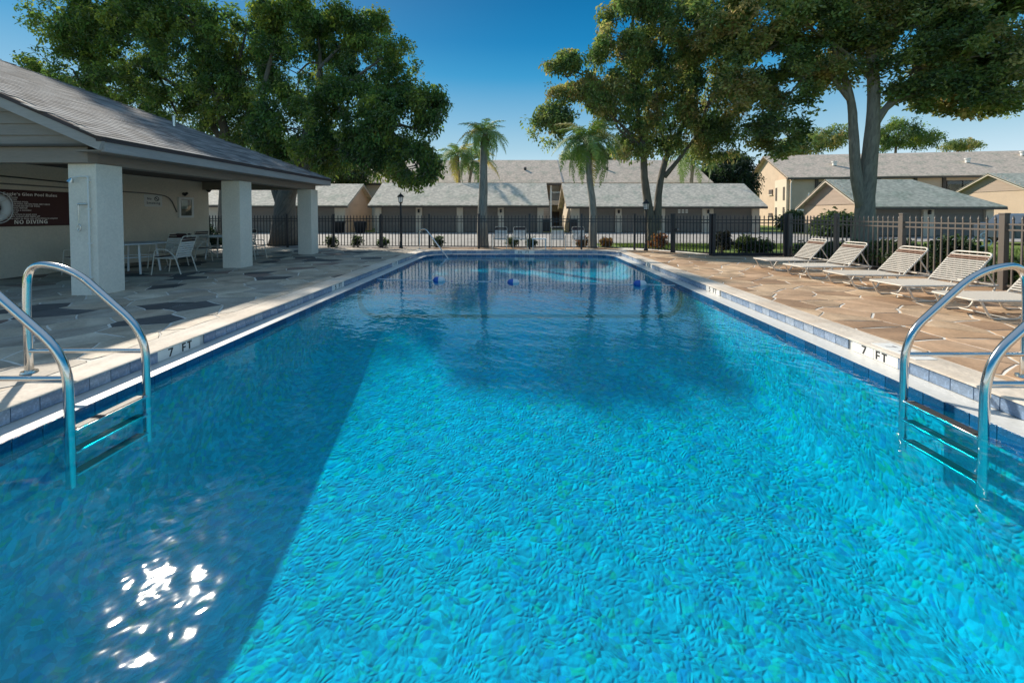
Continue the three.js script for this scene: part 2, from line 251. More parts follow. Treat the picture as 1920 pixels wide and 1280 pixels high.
function stones(parent, x0, x1, z0, z1, cell, mats, keep, seed, aspect = 1.25) {
  const r = rngOf(seed), sites = [], cx = cell * aspect, cz = cell / aspect, nx = Math.round((x1 - x0) / cx), nz = Math.max(1, Math.round((z1 - z0) / cz));
  for (let j = -1; j <= nz; j++) for (let i = -1; i <= nx; i++) sites.push([x0 + (i + 0.5 + (j & 1 ? 0.25 : -0.25) + rr(-0.36, 0.36, r)) * (x1 - x0) / nx, z0 + (j + 0.5 + rr(-0.36, 0.36, r)) * (z1 - z0) / nz]);
  for (const s of sites) {
    let pg = [[x0, z0], [x1, z0], [x1, z1], [x0, z1]];
    for (const q of sites) { const dx = q[0] - s[0], dz = q[1] - s[1], L = Math.hypot(dx, dz); if (q !== s && L < cell * 4) pg = clip(pg, dx / L, dz / L, (s[0] * dx + s[1] * dz) / L + L / 2); if (pg.length < 3) break; }
    if (pg.length < 3 || (keep && !keep(...s))) continue;
    let ax = 0, az = 0; pg.forEach((p) => { ax += p[0] / pg.length; az += p[1] / pg.length; });
    const ring = [];
    pg.forEach((a, i) => { const b = pg[(i + 1) % pg.length], n = Math.max(1, Math.round(Math.hypot(b[0] - a[0], b[1] - a[1]) / 0.17)); for (let k = 0; k < n; k++) { const x = lerp(a[0], b[0], k / n), z = lerp(a[1], b[1], k / n), on = (v, e) => Math.abs(v - e) < 1e-6, w = warp(x, z); ring.push([on(x, x0) || on(x, x1) ? x : w[0], on(z, z0) || on(z, z1) ? z : w[1]]); } });
    if (ring.length < 4) continue;
    const gap = rr(0.008, 0.021, r), top = rr(-0.0006, 0.0016, r), pull = (p, g) => { const dx = ax - p[0], dz = az - p[1], L = Math.hypot(dx, dz) || 1; return [p[0] + dx / L * g, p[1] + dz / L * g]; };
    const pos = [], idx = [], n = ring.length, add = (p, y) => pos.push(p[0], y, -p[1]);
    add([ax, az], top); ring.forEach((p) => add(pull(p, gap + 0.012), top)); ring.forEach((p) => add(pull(p, gap), top - 0.0045)); ring.forEach((p) => add(pull(p, gap), -0.02));
    for (let i = 0; i < n; i++) { const j = (i + 1) % n; idx.push(0, 1 + i, 1 + j); for (const o of [1, 1 + n]) idx.push(o + i, o + n + i, o + j, o + j, o + n + i, o + n + j); }
    const g = new THREE.BufferGeometry(); g.setAttribute('position', new THREE.Float32BufferAttribute(pos, 3)); g.setIndex(idx); g.computeVertexNormals();
    const tu = r() * 9, ca = Math.cos(r() * 6.28), sa = Math.sqrt(1 - ca * ca), uv = []; for (let i = 0; i < pos.length; i += 3) uv.push(pos[i] * ca + pos[i + 2] * sa + tu, pos[i + 2] * ca - pos[i] * sa + tu * 2);
    g.setAttribute('uv', new THREE.Float32BufferAttribute(uv, 2));
    obj('stone', g, mats[Math.floor(r() ** 1.0 * mats.length)], parent);
  }
}
const stoneMat = (name, r, g, b) => std(name, C(r, g, b), { map: T.stone, bumpMap: T.stoneBump, bumpScale: 0.004, roughness: 0.72 });
const tan = [stoneMat('stoneTan', 0.60, 0.40, 0.25), stoneMat('stoneSand', 0.70, 0.50, 0.32), stoneMat('stoneAmber', 0.56, 0.36, 0.21), stoneMat('stoneBuff', 0.64, 0.46, 0.30), stoneMat('stoneUmber', 0.45, 0.285, 0.17)];
const grey = [stoneMat('stoneShadeOlive', 0.58, 0.50, 0.39), stoneMat('stoneShadeOlivePale', 0.70, 0.61, 0.48), stoneMat('stoneShadeGrey', 0.48, 0.43, 0.36), stoneMat('stoneShadeTaupe', 0.62, 0.51, 0.39), stoneMat('stoneShadeOliveMid', 0.58, 0.51, 0.41), stoneMat('stoneSlate', 0.105, 0.105, 0.105), stoneMat('stonePlum', 0.33, 0.235, 0.195)];  // tan stone with shade put into the colour, among slate and plum pieces
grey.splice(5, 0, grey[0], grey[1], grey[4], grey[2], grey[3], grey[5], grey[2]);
const deckGroup = (name, label) => { const g = new THREE.Group(); g.name = numbered(name); g.userData = { kind: 'structure', label }; scene.add(g); return g; };
stones(deckGroup('pool_deck', 'flagstone deck with shade put into its grey and olive colour between the pool and pavilion columns'), -7.75, -HW - 0.36, 0.2, 17.75, 0.57, grey, null, 101);
stones(deckGroup('pavilion_floor', 'flagstone floor with shade put into its grey and olive colour under the pavilion'), -12.9, -7.75, 4.2, 17.75, 0.6, grey, (x, z) => x > -11.6 || z > 15.2, 111);
stones(deckGroup('pool_deck', 'tan flagstone deck under the row of loungers'), HW + 0.36, 9.2, 0.2, 16.6, 0.55, tan, (x, z) => !(x > 6.4 && z > 14.5) && !(x > 5.8 && z > 15.6), 202);
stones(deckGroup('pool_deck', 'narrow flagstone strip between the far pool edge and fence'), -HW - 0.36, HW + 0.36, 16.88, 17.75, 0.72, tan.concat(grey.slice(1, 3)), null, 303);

// coping: travertine-like slabs round the pool
{
  const cop = deckGroup('pool_coping', 'cream textured stone coping around the pool edge');
  const mats = [0, 1, 2].map((i) => std('coping' + 'ABC'[i], [C(0.74, 0.655, 0.55), C(0.70, 0.60, 0.49), C(0.76, 0.68, 0.58)][i], { map: T.stone, bumpMap: T.stoneBump, bumpScale: 0.006, roughness: 0.8 }));
  const per = 13;
  for (let i = 0; i + 1 < edge0.length; i += per) {
    const a = edge0.slice(i, Math.min(edge0.length, i + per + 1)); if (a.length < 2) break;
    const ring = (k) => a.map((q, j) => { const t = j === 0 ? 0.003 : j === a.length - 1 ? -0.003 : 0, tx = -q.nz, tz = q.nx; return { x: q.x + q.nx * k - tx * 0 + (t ? tz * 0 : 0), z: q.z + q.nz * k }; });
    const o = ring(-0.352), m0 = ring(-0.03), m1 = ring(0.0), m2 = ring(0.018), m3 = ring(0.02);
    const g = merge([stripBetween(m0, o, 0.004, 0.004), stripBetween(m1, m0, 0.002, 0.004), stripBetween(m2, m1, -0.003, 0.002), stripBetween(m3, m2, -0.012, -0.003), stripBetween(ring(0), m3, -0.013, -0.012)]);
    obj('coping_stone', g, mats[(i / per) % 3], cop);
  }
}
// walls of the rim: backing behind the tiles, then gutter ledge
const plasterRim = std('rimPlaster', C(0.76, 0.75, 0.71), { map: T.grain, roughness: 0.35 });
struct('gutter_ledge', [stripBetween(edgeIn, edge0.map((q) => ({ x: q.x - q.nx * 0.03, z: q.z - q.nz * 0.03 })), -0.140, -0.131), stripBetween(edgeIn, edgeIn.map((q) => q), -0.17, -0.14), stripBetween(edge0.map((q) => ({ x: q.x - q.nx * 0.011, z: q.z - q.nz * 0.011 })), edge0.map((q) => ({ x: q.x - q.nx * 0.011, z: q.z - q.nz * 0.011 })), -0.2, 0.0)], plasterRim, 'white plaster overflow ledge around the pool');
// tile bands: each tile its own piece
const marks = [];                                                // depth markers: where tiles are left out
const glaze = (name, r, g, b, rough = 0.2) => std(name, C(r, g, b), { map: T.tile, roughness: rough });
const paleBlue = [glaze('tileSky', 0.30, 0.40, 0.56), glaze('tileSteel', 0.25, 0.345, 0.49), glaze('tileMist', 0.36, 0.45, 0.58), glaze('tileDusk', 0.22, 0.32, 0.48)];
const deepBlue = [glaze('tileCobalt', 0.012, 0.12, 0.28), glaze('tileNavy', 0.01, 0.095, 0.23), glaze('tileMarine', 0.018, 0.15, 0.34)];
function band(parent, k, y0, y1, mats, skip) {
  const pts = outline(k, TILE), h = y1 - y0;
  for (let i = 0; i + 1 < pts.length; i++) {
    const a = pts[i], b = pts[i + 1], L = Math.hypot(b.x - a.x, b.z - a.z); if (L < 0.06) continue;
    const cx = (a.x + b.x) / 2, cz = (a.z + b.z) / 2; if (skip && skip(cx, cz)) continue;
    const key = Math.round(L * 100); band.geo ??= {}; const id = key + '_' + Math.round(h * 1000);
    const g = (band.geo[id] ??= boxUV(new RoundedBoxGeometry(L - 0.005, h - 0.004, 0.012, 1, 0.0025)));
    const m = obj('tile', g, mats[Math.floor(R() * mats.length)], parent); m.position.set(cx, (y0 + y1) / 2, -cz); m.rotation.y = Math.atan2(b.z - a.z, b.x - a.x);
  }
}
const MARK = [[-1, 4.40, 4.80, '7 FT'], [-1, 8.44, 8.84, '5 FT'], [-1, 12.4, 12.8, '4 FT'], [1, 4.22, 4.62, '7 FT'], [1, 7.95, 8.35, '5 FT'], [1, 12.0, 12.4, '4 FT']];
const upper = deckGroup('pool_tile_band', 'pale blue glazed tile band under the coping');
band(upper, 0.0, -0.130, -0.013, paleBlue, (x, z) => (z < 15 && MARK.some(([s, a, b]) => s * x > 0 && z > a - 0.09 && z < b + 0.09)) || (z > FAR - 0.1 && x > -0.22 && x < 0.55));
const lower = deckGroup('waterline_tile_band', 'deep blue waterline tiles below the white ledge');
band(lower, LEDGE, -0.30, -0.142, deepBlue);
struct('waterline_wall', stripBetween(edgeIn.map((q, i) => ({ x: q.x - edge0[i].nx * 0.004, z: q.z - edge0[i].nz * 0.004 })), edgeIn.map((q, i) => ({ x: q.x - edge0[i].nx * 0.004, z: q.z - edge0[i].nz * 0.004 })), -0.33, -0.141), groutMat, 'grouted wall behind the waterline tiles');
// depth markers: white tiles with black numerals
const txt = (s, h, d = 0.0016) => { const g = new TextGeometry(s, { font, size: h, depth: d, curveSegments: 4, bevelEnabled: false }); g.computeBoundingBox(); const b = g.boundingBox; g.translate(-(b.min.x + b.max.x) / 2, -(b.min.y + b.max.y) / 2, 0); return g; };
function marker(x, z, turn, text, w, label) {
  const t = thing('depth_marker', label, 'depth marker', [x, -0.0715, z], turn), half = w / 2;
  for (const [a, b] of [[-half, -0.002], [0.002, half]]) obj('marker_tile', rbox(a, b, -0.0575, 0.0575, -0.006, 0.0075, 0.002, 1), M.white, t);
  const [n, u] = text.split(' ');
  obj('numeral', txt(n, 0.09).translate(-w * 0.22, 0, 0.0077), M.ink, t); [...u].forEach((ch, i) => obj('letter', txt(ch, 0.09).translate(w * 0.16 + (i - 0.5) * 0.078, 0, 0.0077), M.ink, t));
}
for (const [s, a, b, text] of MARK) marker(s * HW, (a + b) / 2, s < 0 ? Math.PI / 2 : -Math.PI / 2, text, b - a + 0.17, `white depth marker reading ${{ 7: 'seven', 5: 'five', 4: 'four' }[text[0]]} ft on the ${s < 0 ? 'pavilion' : 'lounger'} side of the pool`);
marker(0.165, FAR, 0, '3½ FT', 0.76, 'white three and a half foot depth marker at the shallow end wall');
{ // worn lettering plate set into the coping beside the lounger-side 7 ft marker
  const t = thing('deck_marker', 'worn white deck marker tile set flat in the coping above the 7 ft marker', 'deck marker', [HW + 0.17, 0.005, 4.28], Math.PI / 2);
  obj('plate', rbox(-0.26, 0.26, -0.002, 0.003, -0.11, 0.11, 0.002, 1), M.white, t);
  std('wornInk', C(0.25, 0.24, 0.25)); [...'7FT'].forEach((ch, i) => obj('letter', txt(ch, 0.1, 0.001).rotateX(-Math.PI / 2).rotateY(Math.PI).translate([0.13, -0.03, -0.12][i], 0.0032, 0), M.wornInk, t));
}

// basin: plaster over a sloping floor with coved corners
const depthAt = (z) => -WATER * 0 + [[0, 1.55], [3, 1.55], [6, 1.12], [9.14, 0.62], [12, 0.5], [16.5, 0.42]].reduce((acc, p, i, l) => { const q = l[i + 1]; return q && z >= p[0] && z <= q[0] ? lerp(p[1], q[1], (z - p[0]) / (q[0] - p[0])) : acc; }, 1.55);
const BW = HW - LEDGE, BFAR = FAR - LEDGE, BR = CR - 0;
const halfAt = (z) => (z > BFAR - BR ? BW - BR + Math.sqrt(Math.max(0, BR * BR - (z - BFAR + BR) ** 2)) : BW);
function section(z, inset = 0) {                                 // half-open profile from the left rim to the right rim: [x, y, arc]
  const w = halfAt(z) - inset, D = -(depthAt(z)) + WATER + inset, r = Math.min(0.38, -D - 0.3), out = [], top = -0.25;
  for (let i = 0; i < 5; i++) out.push([-w, lerp(top, D + r, i / 5)]);
  for (let i = 0; i <= 8; i++) { const a = i / 8 * Math.PI / 2; out.push([-w + r - r * Math.cos(a), D + r - r * Math.sin(a)]); }
  for (let i = 1; i <= 24; i++) out.push([lerp(-w + r, w - r, i / 25), D]);
  for (let i = 8; i >= 0; i--) { const a = i / 8 * Math.PI / 2; out.push([w - r + r * Math.cos(a), D + r - r * Math.sin(a)]); }
  for (let i = 4; i >= 0; i--) out.push([w, lerp(top, D + r, i / 5)]);
  return out;
}
function loft(zs, inset = 0) {
  const pos = [], uv = [], idx = []; let n = 0;
  zs.forEach((z, j) => { const s = section(z, inset); n = s.length; let L = 0; s.forEach((p, i) => { if (i) L += Math.hypot(p[0] - s[i - 1][0], p[1] - s[i - 1][1]); pos.push(p[0], p[1], -z); uv.push(L, z); if (i && j) { const k = j * n + i; idx.push(k, k - n, k - 1, k - 1, k - n, k - n - 1); } }); });
  for (let i = 0; i < idx.length; i += 3) { const q = idx[i]; idx[i] = idx[i + 1]; idx[i + 1] = q; }
  const g = new THREE.BufferGeometry(); g.setAttribute('position', new THREE.Float32BufferAttribute(pos, 3)); g.setAttribute('uv', new THREE.Float32BufferAttribute(uv, 2)); g.setIndex(idx); g.computeVertexNormals(); return g;
}
// flecked plaster: caustic ripple light put into rounded lumps and cell tones
const causticLump = (() => {
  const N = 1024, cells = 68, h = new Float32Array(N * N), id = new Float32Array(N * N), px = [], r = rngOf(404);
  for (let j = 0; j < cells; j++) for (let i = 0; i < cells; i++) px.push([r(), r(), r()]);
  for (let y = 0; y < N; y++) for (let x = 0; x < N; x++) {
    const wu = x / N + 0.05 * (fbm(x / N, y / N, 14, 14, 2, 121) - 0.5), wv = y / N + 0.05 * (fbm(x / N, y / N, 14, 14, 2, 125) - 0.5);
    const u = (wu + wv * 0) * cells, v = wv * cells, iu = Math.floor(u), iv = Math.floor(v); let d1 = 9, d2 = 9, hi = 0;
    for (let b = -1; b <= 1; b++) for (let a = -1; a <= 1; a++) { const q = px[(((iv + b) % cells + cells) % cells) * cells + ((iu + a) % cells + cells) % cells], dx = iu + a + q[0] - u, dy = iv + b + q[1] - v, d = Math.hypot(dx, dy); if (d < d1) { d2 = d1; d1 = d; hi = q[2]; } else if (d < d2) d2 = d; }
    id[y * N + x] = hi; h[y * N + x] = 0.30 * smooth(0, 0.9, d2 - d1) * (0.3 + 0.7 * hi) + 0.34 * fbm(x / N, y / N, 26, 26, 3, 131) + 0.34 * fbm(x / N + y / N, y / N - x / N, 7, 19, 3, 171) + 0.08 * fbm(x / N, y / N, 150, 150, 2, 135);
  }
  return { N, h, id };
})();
const floorBump = tex(causticLump.N, causticLump.N, (u, v, x, y) => causticLump.h[y * causticLump.N + x], 3.6, false);
const floorCausticColour = tex(1024, 1024, (u, v, x, y) => {
  const k = causticLump.id[y * causticLump.N + x], k2 = (k * 57.31) % 1;
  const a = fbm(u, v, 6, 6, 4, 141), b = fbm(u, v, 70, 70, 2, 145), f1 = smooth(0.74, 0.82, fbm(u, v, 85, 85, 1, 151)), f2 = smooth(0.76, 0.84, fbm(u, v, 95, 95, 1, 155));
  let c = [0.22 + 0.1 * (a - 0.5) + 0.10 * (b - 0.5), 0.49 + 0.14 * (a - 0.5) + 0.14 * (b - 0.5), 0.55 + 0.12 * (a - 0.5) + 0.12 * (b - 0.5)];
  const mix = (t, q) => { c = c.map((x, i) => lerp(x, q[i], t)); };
  const tone = 0.74 + 0.5 * k2; c = c.map((q) => q * tone); if (k < 0.045) mix(0.42, [0.75, 0.66, 0.14]); else if (k < 0.12) mix(0.45, [0.05, 0.26, 0.60]); else if (k > 0.9) mix(0.4, [0.45, 0.85, 0.85]);  // bright and dark cells imitate the caustic network on the floor
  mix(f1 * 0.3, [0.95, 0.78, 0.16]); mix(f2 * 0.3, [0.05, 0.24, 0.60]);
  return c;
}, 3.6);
const plaster = std('poolPlaster', C(1, 1, 1), { map: floorCausticColour, bumpMap: floorBump, bumpScale: 0.05, roughness: 0.8 });
{
  const zs = []; for (let z = NEAR + LEDGE; z < BFAR - BR; z += 0.2) zs.push(z); for (let i = 0; i <= 14; i++) zs.push(BFAR - BR + BR * Math.sin(i / 14 * Math.PI / 2) * 0.999);
  struct('pool_basin', loft(zs), plaster, 'turquoise flecked plaster basin of the swimming pool, caustic light put into its pattern');
  const z = BFAR - 0.001, w = BW - BR, D = WATER - depthAt(z);
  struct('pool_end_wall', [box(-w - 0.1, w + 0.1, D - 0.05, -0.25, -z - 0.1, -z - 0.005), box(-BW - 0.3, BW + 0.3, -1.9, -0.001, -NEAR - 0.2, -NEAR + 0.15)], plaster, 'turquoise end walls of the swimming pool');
  const line = []; for (let q = 9.03; q <= 9.24; q += 0.035) line.push(q);
  const lt = thing('slope_break_line', 'dark tile line crossing the pool floor where the slope begins', 'tile line', [0, 0, 0]);
  obj('tile_line', loft(line, 0.006), std('lineTile', C(0.012, 0.03, 0.055), { roughness: 0.4 }), lt);
}
// water: rippled sheet, calmer towards the far end
const rippleBump = tex(1024, 1024, (u, v) => 0.5 * fbm(u, v, 26, 26, 2, 181) + 0.5 * fbm(u + v, v - u, 15, 24, 2, 187), 1.3, false);
M.water = new THREE.MeshPhysicalMaterial({ name: 'water', color: C(0.035, 0.76, 0.93), transmission: 0.95, bumpMap: rippleBump, bumpScale: 0.0011, thickness: 0, roughness: 0.035, ior: 1.333 });
{
  const r = rngOf(55), waves = [];
  for (let i = 0; i < 46; i++) { const lam = 0.075 * Math.pow(10, r() ** 1.3), k = 2 * Math.PI / lam, a = (r() < 0.6 ? rr(-0.9, 0.9, r) + 0.9 : rr(0, 6.28, r)), slope = 0.0068 * Math.pow(lam / 0.25, -0.2); waves.push([k * Math.cos(a), k * Math.sin(a), rr(0, 6.28, r), slope / k]); }
  const xs = [], zs = [], n = 420; for (let i = 0; i <= n; i++) xs.push(lerp(-1, 1, i / n));
  for (let z = NEAR + LEDGE; z < BFAR - 0.01; z += clamp(z * 0.0055, 0.012, 0.05)) zs.push(z); zs.push(BFAR - 0.003);
  const pos = new Float32Array(xs.length * zs.length * 3), nor = new Float32Array(pos.length), uvw = new Float32Array(pos.length / 3 * 2), idx = [];
  zs.forEach((z, j) => xs.forEach((t, i) => {
    const x = t * (halfAt(z) - 0.004), calm = lerp(0.95, 0.10, smooth(3, 11, z)) * (0.55 + 0.75 * smooth(-0.5, 0.6, noise2(x * 0.35 + 3, z * 0.22))), o = (j * xs.length + i) * 3; let h = 0, hx = 0, hz = 0;
    for (const [kx, kz, ph, a] of waves) { const q = kx * x + kz * z + ph, s = Math.sin(q), c = Math.cos(q); h += a * s; hx += a * kx * c; hz += a * kz * c; }
    pos.set([x, WATER + h * calm * 0.6, -z], o); const v = new THREE.Vector3(-hx * calm, 1, hz * calm).normalize(); nor.set([v.x, v.y, v.z], o); uvw.set([x, z], o / 3 * 2);
    if (i && j) { const k = j * xs.length + i, w = xs.length; idx.push(k, k - 1, k - w, k - w, k - 1, k - w - 1); }
  }));
  for (let i = 0; i < idx.length; i += 3) { const q = idx[i]; idx[i] = idx[i + 1]; idx[i + 1] = q; }
  const g = new THREE.BufferGeometry(); g.setAttribute('position', new THREE.BufferAttribute(pos, 3)); g.setAttribute('normal', new THREE.BufferAttribute(nor, 3)); g.setAttribute('uv', new THREE.BufferAttribute(uvw, 2)); g.setIndex(idx);
  // make the faces look up
  const a = new THREE.Vector3().fromBufferAttribute(g.attributes.position, idx[0]), b = new THREE.Vector3().fromBufferAttribute(g.attributes.position, idx[1]), c = new THREE.Vector3().fromBufferAttribute(g.attributes.position, idx[2]);
  if (b.sub(a).cross(c.sub(a)).y < 0) { for (let i = 0; i < idx.length; i += 3) { const q = idx[i]; idx[i] = idx[i + 1]; idx[i + 1] = q; } g.setIndex(idx); }
  struct('water', g, M.water, 'rippled turquoise water of the swimming pool');
}

// ================= POOL PAVILION =================
const LV = (x, y, z) => new THREE.Vector3(x, y, z);
{
  const BX = -7.42, BZ = 7.29, at = (g) => g.translate(-BX, 0, BZ);          // children are placed from the first column's corner
  const pav = thing('pool_pavilion', 'open sided pool pavilion with grey shingle roof and white square columns', 'pavilion', [BX, 0, BZ]);
  const part = (n, g, m, p = pav) => obj(n, at(Array.isArray(g) ? merge(g) : g), m, p);
  for (const z of [7.29, 11.02, 14.78]) part('column', rbox(BX - 0.49, BX, -0.01, 2.31, -z - 0.49, -z, 0.012), M.columnStucco);
  const WX = -11.45, Z0 = 6.98, Z1 = 15.42, EX = -7.02, EH = 2.60, RX = -12.9, SL = 0.44, RH = EH + SL * (EX - RX);
  part('wall', box(WX - 0.2, WX, -0.02, 2.75, -15.3, -7.0), M.stucco);
  part('wall', box(-18.6, WX - 0.2, -0.02, 2.75, -15.3, -15.1), M.stucco);
  part('beam', rbox(BX - 0.38, BX - 0.08, 2.31, 2.58, -15.28, -7.36, 0.008), M.beam);
  part('beam', rbox(WX, BX - 0.02, 2.312, 2.585, -7.36, -7.18, 0.008), M.beam);
  part('beam', rbox(WX, BX - 0.38, 2.312, 2.582, -15.27, -15.0, 0.008), M.beam);
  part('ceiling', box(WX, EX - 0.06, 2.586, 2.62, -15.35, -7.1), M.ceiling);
  const E0 = V(EX, EH + 0.13, Z0), E1 = V(EX, EH + 0.13, Z1), hipZ = Z1 - (EX - RX), RA = V(RX, RH + 0.13, Z0), RB = V(RX, RH + 0.13, hipZ), BK0 = V(2 * RX - EX, EH + 0.13, Z0), BK1 = V(2 * RX - EX, EH + 0.13, Z1);
  const roof = part('roof', slab([E0, E1, RB, RA], 0.05, V(0, 0, 1)), M.roofGrey);
  part('roof', slab([E1, BK1, RB], 0.05, V(1, 0, 0)), M.roofGrey); part('roof', slab([BK1, BK0, RA, RB], 0.05, V(0, 0, 1)), M.roofGrey);
  // eave and rake boards, each with a dark drip edge above
  part('fascia', box(EX - 0.05, EX + 0.012, EH - 0.12, EH + 0.045, -Z1, -Z0 - 0.06), M.fascia); part('drip_edge', box(EX - 0.05, EX + 0.03, EH + 0.045, EH + 0.118, -Z1 - 0.02, -Z0 + 0.02), M.drip);
  part('fascia', box(2 * RX - EX, EX - 0.055, EH - 0.12, EH + 0.045, -Z1 - 0.01, -Z1 + 0.05), M.fascia); part('drip_edge', box(2 * RX - EX, EX - 0.055, EH + 0.045, EH + 0.118, -Z1 - 0.03, -Z1 + 0.05), M.drip);
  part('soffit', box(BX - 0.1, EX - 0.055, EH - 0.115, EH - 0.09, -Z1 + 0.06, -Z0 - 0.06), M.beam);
  const L = Math.hypot(EX - RX, RH - EH), ang = Math.atan2(RH - EH, EX - RX);
  const rake = (y0, y1, z0, z1) => boxUV(new THREE.BoxGeometry(L, y1 - y0, z1 - z0).translate(-L / 2, (y0 + y1) / 2, (z0 + z1) / 2).rotateZ(-ang).translate(EX + 0.01, EH, -Z0));
  part('rake_board', rake(-0.11, 0.05, -0.06, 0.0), M.fascia); part('drip_edge', rake(0.05, 0.115, -0.06, 0.025), M.drip);
  // gable: lapped boards, each one a piece
  for (let i = 0; i < 13; i++) {
    const y0 = 2.585 + i * 0.2, y1 = y0 + 0.215, xr = EX - 0.25 - Math.max(0, (y1 - EH - 0.02)) / SL; if (xr < RX - 3) break;
    const at2 = (y) => EX - 0.03 - (y - EH + 0.07) / SL, yt = y0 + 0.222; part('siding_board', slab([LV(Math.max(-18, 2 * RX - xr), y0, -7.185), LV(at2(y0), y0, -7.185), LV(at2(yt), yt, -7.212), LV(Math.max(-18, 2 * RX - xr), yt, -7.212)], 0.014, LV(1, 0, 0)), M.siding);
  }
  // shingle tabs on the pool-facing slope: the nearest as pieces, the rest joined
  const tones = [0, 1, 2, 3, 4].map((i) => std('shingleTab' + 'ABCDE'[i], [C(0.30, 0.29, 0.285), C(0.22, 0.215, 0.215), C(0.38, 0.365, 0.355), C(0.16, 0.155, 0.155), C(0.27, 0.255, 0.25)][i], { map: T.grain, bumpMap: T.fine, bumpScale: 0.004, roughness: 0.95 }));
  const tabW = 0.30, course = 0.145, geos = [0.26, 0.30, 0.34].map((w) => boxUV(new THREE.BoxGeometry(course * 1.15, 0.009, w - 0.004)));
  const all = [], r = rngOf(77), sl = Math.hypot(1, SL);
  for (let i = 0; i < 46; i++) { let z = Z0 - 0.01 - r() * 0.25; while (z < Z1) { const k = Math.floor(r() * 3), w = [0.26, 0.30, 0.34][k], s = (i + 0.42) * course / sl, x = EX + 0.03 - s, y = EH + 0.13 + SL * (s - 0.03) + 0.006, zc = z + w / 2; z += w; if (zc > Z1 - (EX - x) - 0.02 || zc < Z0 || x < RX) continue; all.push({ x, y, z: zc, k, tone: Math.floor(r() * 5), d: Math.hypot(x, zc) }); } }
  all.sort((a, b) => a.d - b.d);
  const rot = -Math.atan(SL) + 0.045, rest = [];
  all.forEach((q, i) => { if (i < 300) { const m = obj('shingle', geos[q.k], tones[q.tone], roof); m.position.set(q.x - BX, q.y, -q.z + BZ); m.rotation.z = rot; } else (rest[q.tone] ??= []).push(geos[q.k].clone().rotateZ(rot).translate(q.x - BX, q.y, -q.z + BZ)); });
  rest.forEach((l, i) => { const m = obj('shingles', l, tones[i], roof); m.userData.kind = 'stuff'; });
  for (let i = 0; i < 36; i++) { const t = (i + 0.5) / 36, p = E1.clone().lerp(RB, t); const g = boxUV(new THREE.BoxGeometry(0.24, 0.012, 0.24)); const m = obj('hip_cap', at(g.rotateY(Math.PI / 4).rotateZ(-0.3).translate(p.x, p.y + 0.012, p.z)), tones[i % 5], roof); }
  const vent = part('roof_vent', new THREE.CylinderGeometry(0.045, 0.045, 0.4, 12).translate(-9.6, 3.95, -11.6), M.chrome, pav);
  // conduits along the back wall
  part('conduit', pipe([V(WX + 0.02, 2.13, 7.1), V(WX + 0.02, 2.10, 9.2), V(WX + 0.02, 2.07, 12.9), V(WX + 0.02, 2.0, 13.6), V(WX + 0.02, 1.5, 13.85)], 0.018, 0.3, 7), M.garageDoor);
  part('conduit', pipe([V(WX + 0.02, 2.3, 7.1), V(WX + 0.02, 2.26, 9.5), V(WX + 0.02, 2.2, 11.2)], 0.018, 0.3, 7), M.trimBrown);

  // ---- things on the pavilion's wall and column ----
  const cv = document.createElement('canvas'); cv.width = 1024; cv.height = 420; const c = cv.getContext('2d');
  c.fillStyle = '#4a211c'; c.fillRect(0, 0, 1024, 420); c.fillStyle = '#fff6ea'; c.textBaseline = 'middle';
  const line = (s, y, px, x = 250) => { c.font = `bold ${px}px sans-serif`; c.fillText(s, x, y); };
  line("Eagle's Glen Pool Rules", 46, 48, 300);
  ['DAWN TO DUSK', 'IS PROHIBITED', 'BEFORE ENTERING POOL', 'BEVERAGES IN POOL OR ON POOL WET DECK', 'ANIMALS WITHIN 50 FEET OF POOL', 'SWALLOW POOL WATER', 'accompanied by a member', 'allowed in pool', 'must be dry before in pool area', 'must remain locked with lights off', 'reserve the right to deny use of facilities to anyone'].forEach((s, i) => line(s, 88 + i * 24.5, 23, 262));
  line('NO DIVING', 374, 62, 390);
  const ct = new THREE.CanvasTexture(cv); ct.colorSpace = THREE.SRGBColorSpace;
  const faceMat = (t, n) => new THREE.MeshStandardMaterial({ name: n, map: t, roughness: 0.5 });
  const face = (w, h) => new THREE.PlaneGeometry(w, h);
  const sign = thing('rules_sign', 'maroon pool rules board with cream lettering on the pavilion wall', 'sign', [WX + 0.02, 1.565, 9.62], Math.PI / 2);
  obj('board', rbox(-1.05, 1.05, -0.415, 0.415, -0.015, 0.01, 0.003, 1), M.signMaroon, sign); obj('printed_face', face(2.08, 0.81).translate(0, 0, 0.0125), faceMat(ct, 'rulesPrint'), sign);
  const cv2 = document.createElement('canvas'); cv2.width = 256; cv2.height = 192; const d = cv2.getContext('2d');
  d.fillStyle = '#dcd9d0'; d.fillRect(0, 0, 256, 192); d.fillStyle = '#20262a'; d.font = 'bold 52px sans-serif'; d.fillText('No', 26, 82); d.fillText('Smoking', 18, 156);
  d.strokeStyle = '#20262a'; d.lineWidth = 11; d.beginPath(); d.arc(178, 62, 34, 0, 7); d.stroke(); d.beginPath(); d.moveTo(154, 38); d.lineTo(202, 86); d.stroke(); d.lineWidth = 8; d.beginPath(); d.moveTo(158, 66); d.lineTo(196, 66); d.stroke();
  const ct2 = new THREE.CanvasTexture(cv2); ct2.colorSpace = THREE.SRGBColorSpace;
  const ns = thing('no_smoking_sign', 'small white no smoking sign on the pavilion wall', 'sign', [WX + 0.012, 1.85, 12.98], Math.PI / 2);
  obj('plate', rbox(-0.31, 0.31, -0.185, 0.185, -0.01, 0.006, 0.005, 2), M.white, ns); obj('printed_face', face(0.58, 0.34).translate(0, 0, 0.0085), faceMat(ct2, 'smokePrint'), ns);
  const nb = thing('notice_case', 'white framed glass notice case on the pavilion wall', 'notice case', [WX + 0.04, 1.66, 14.2], Math.PI / 2);
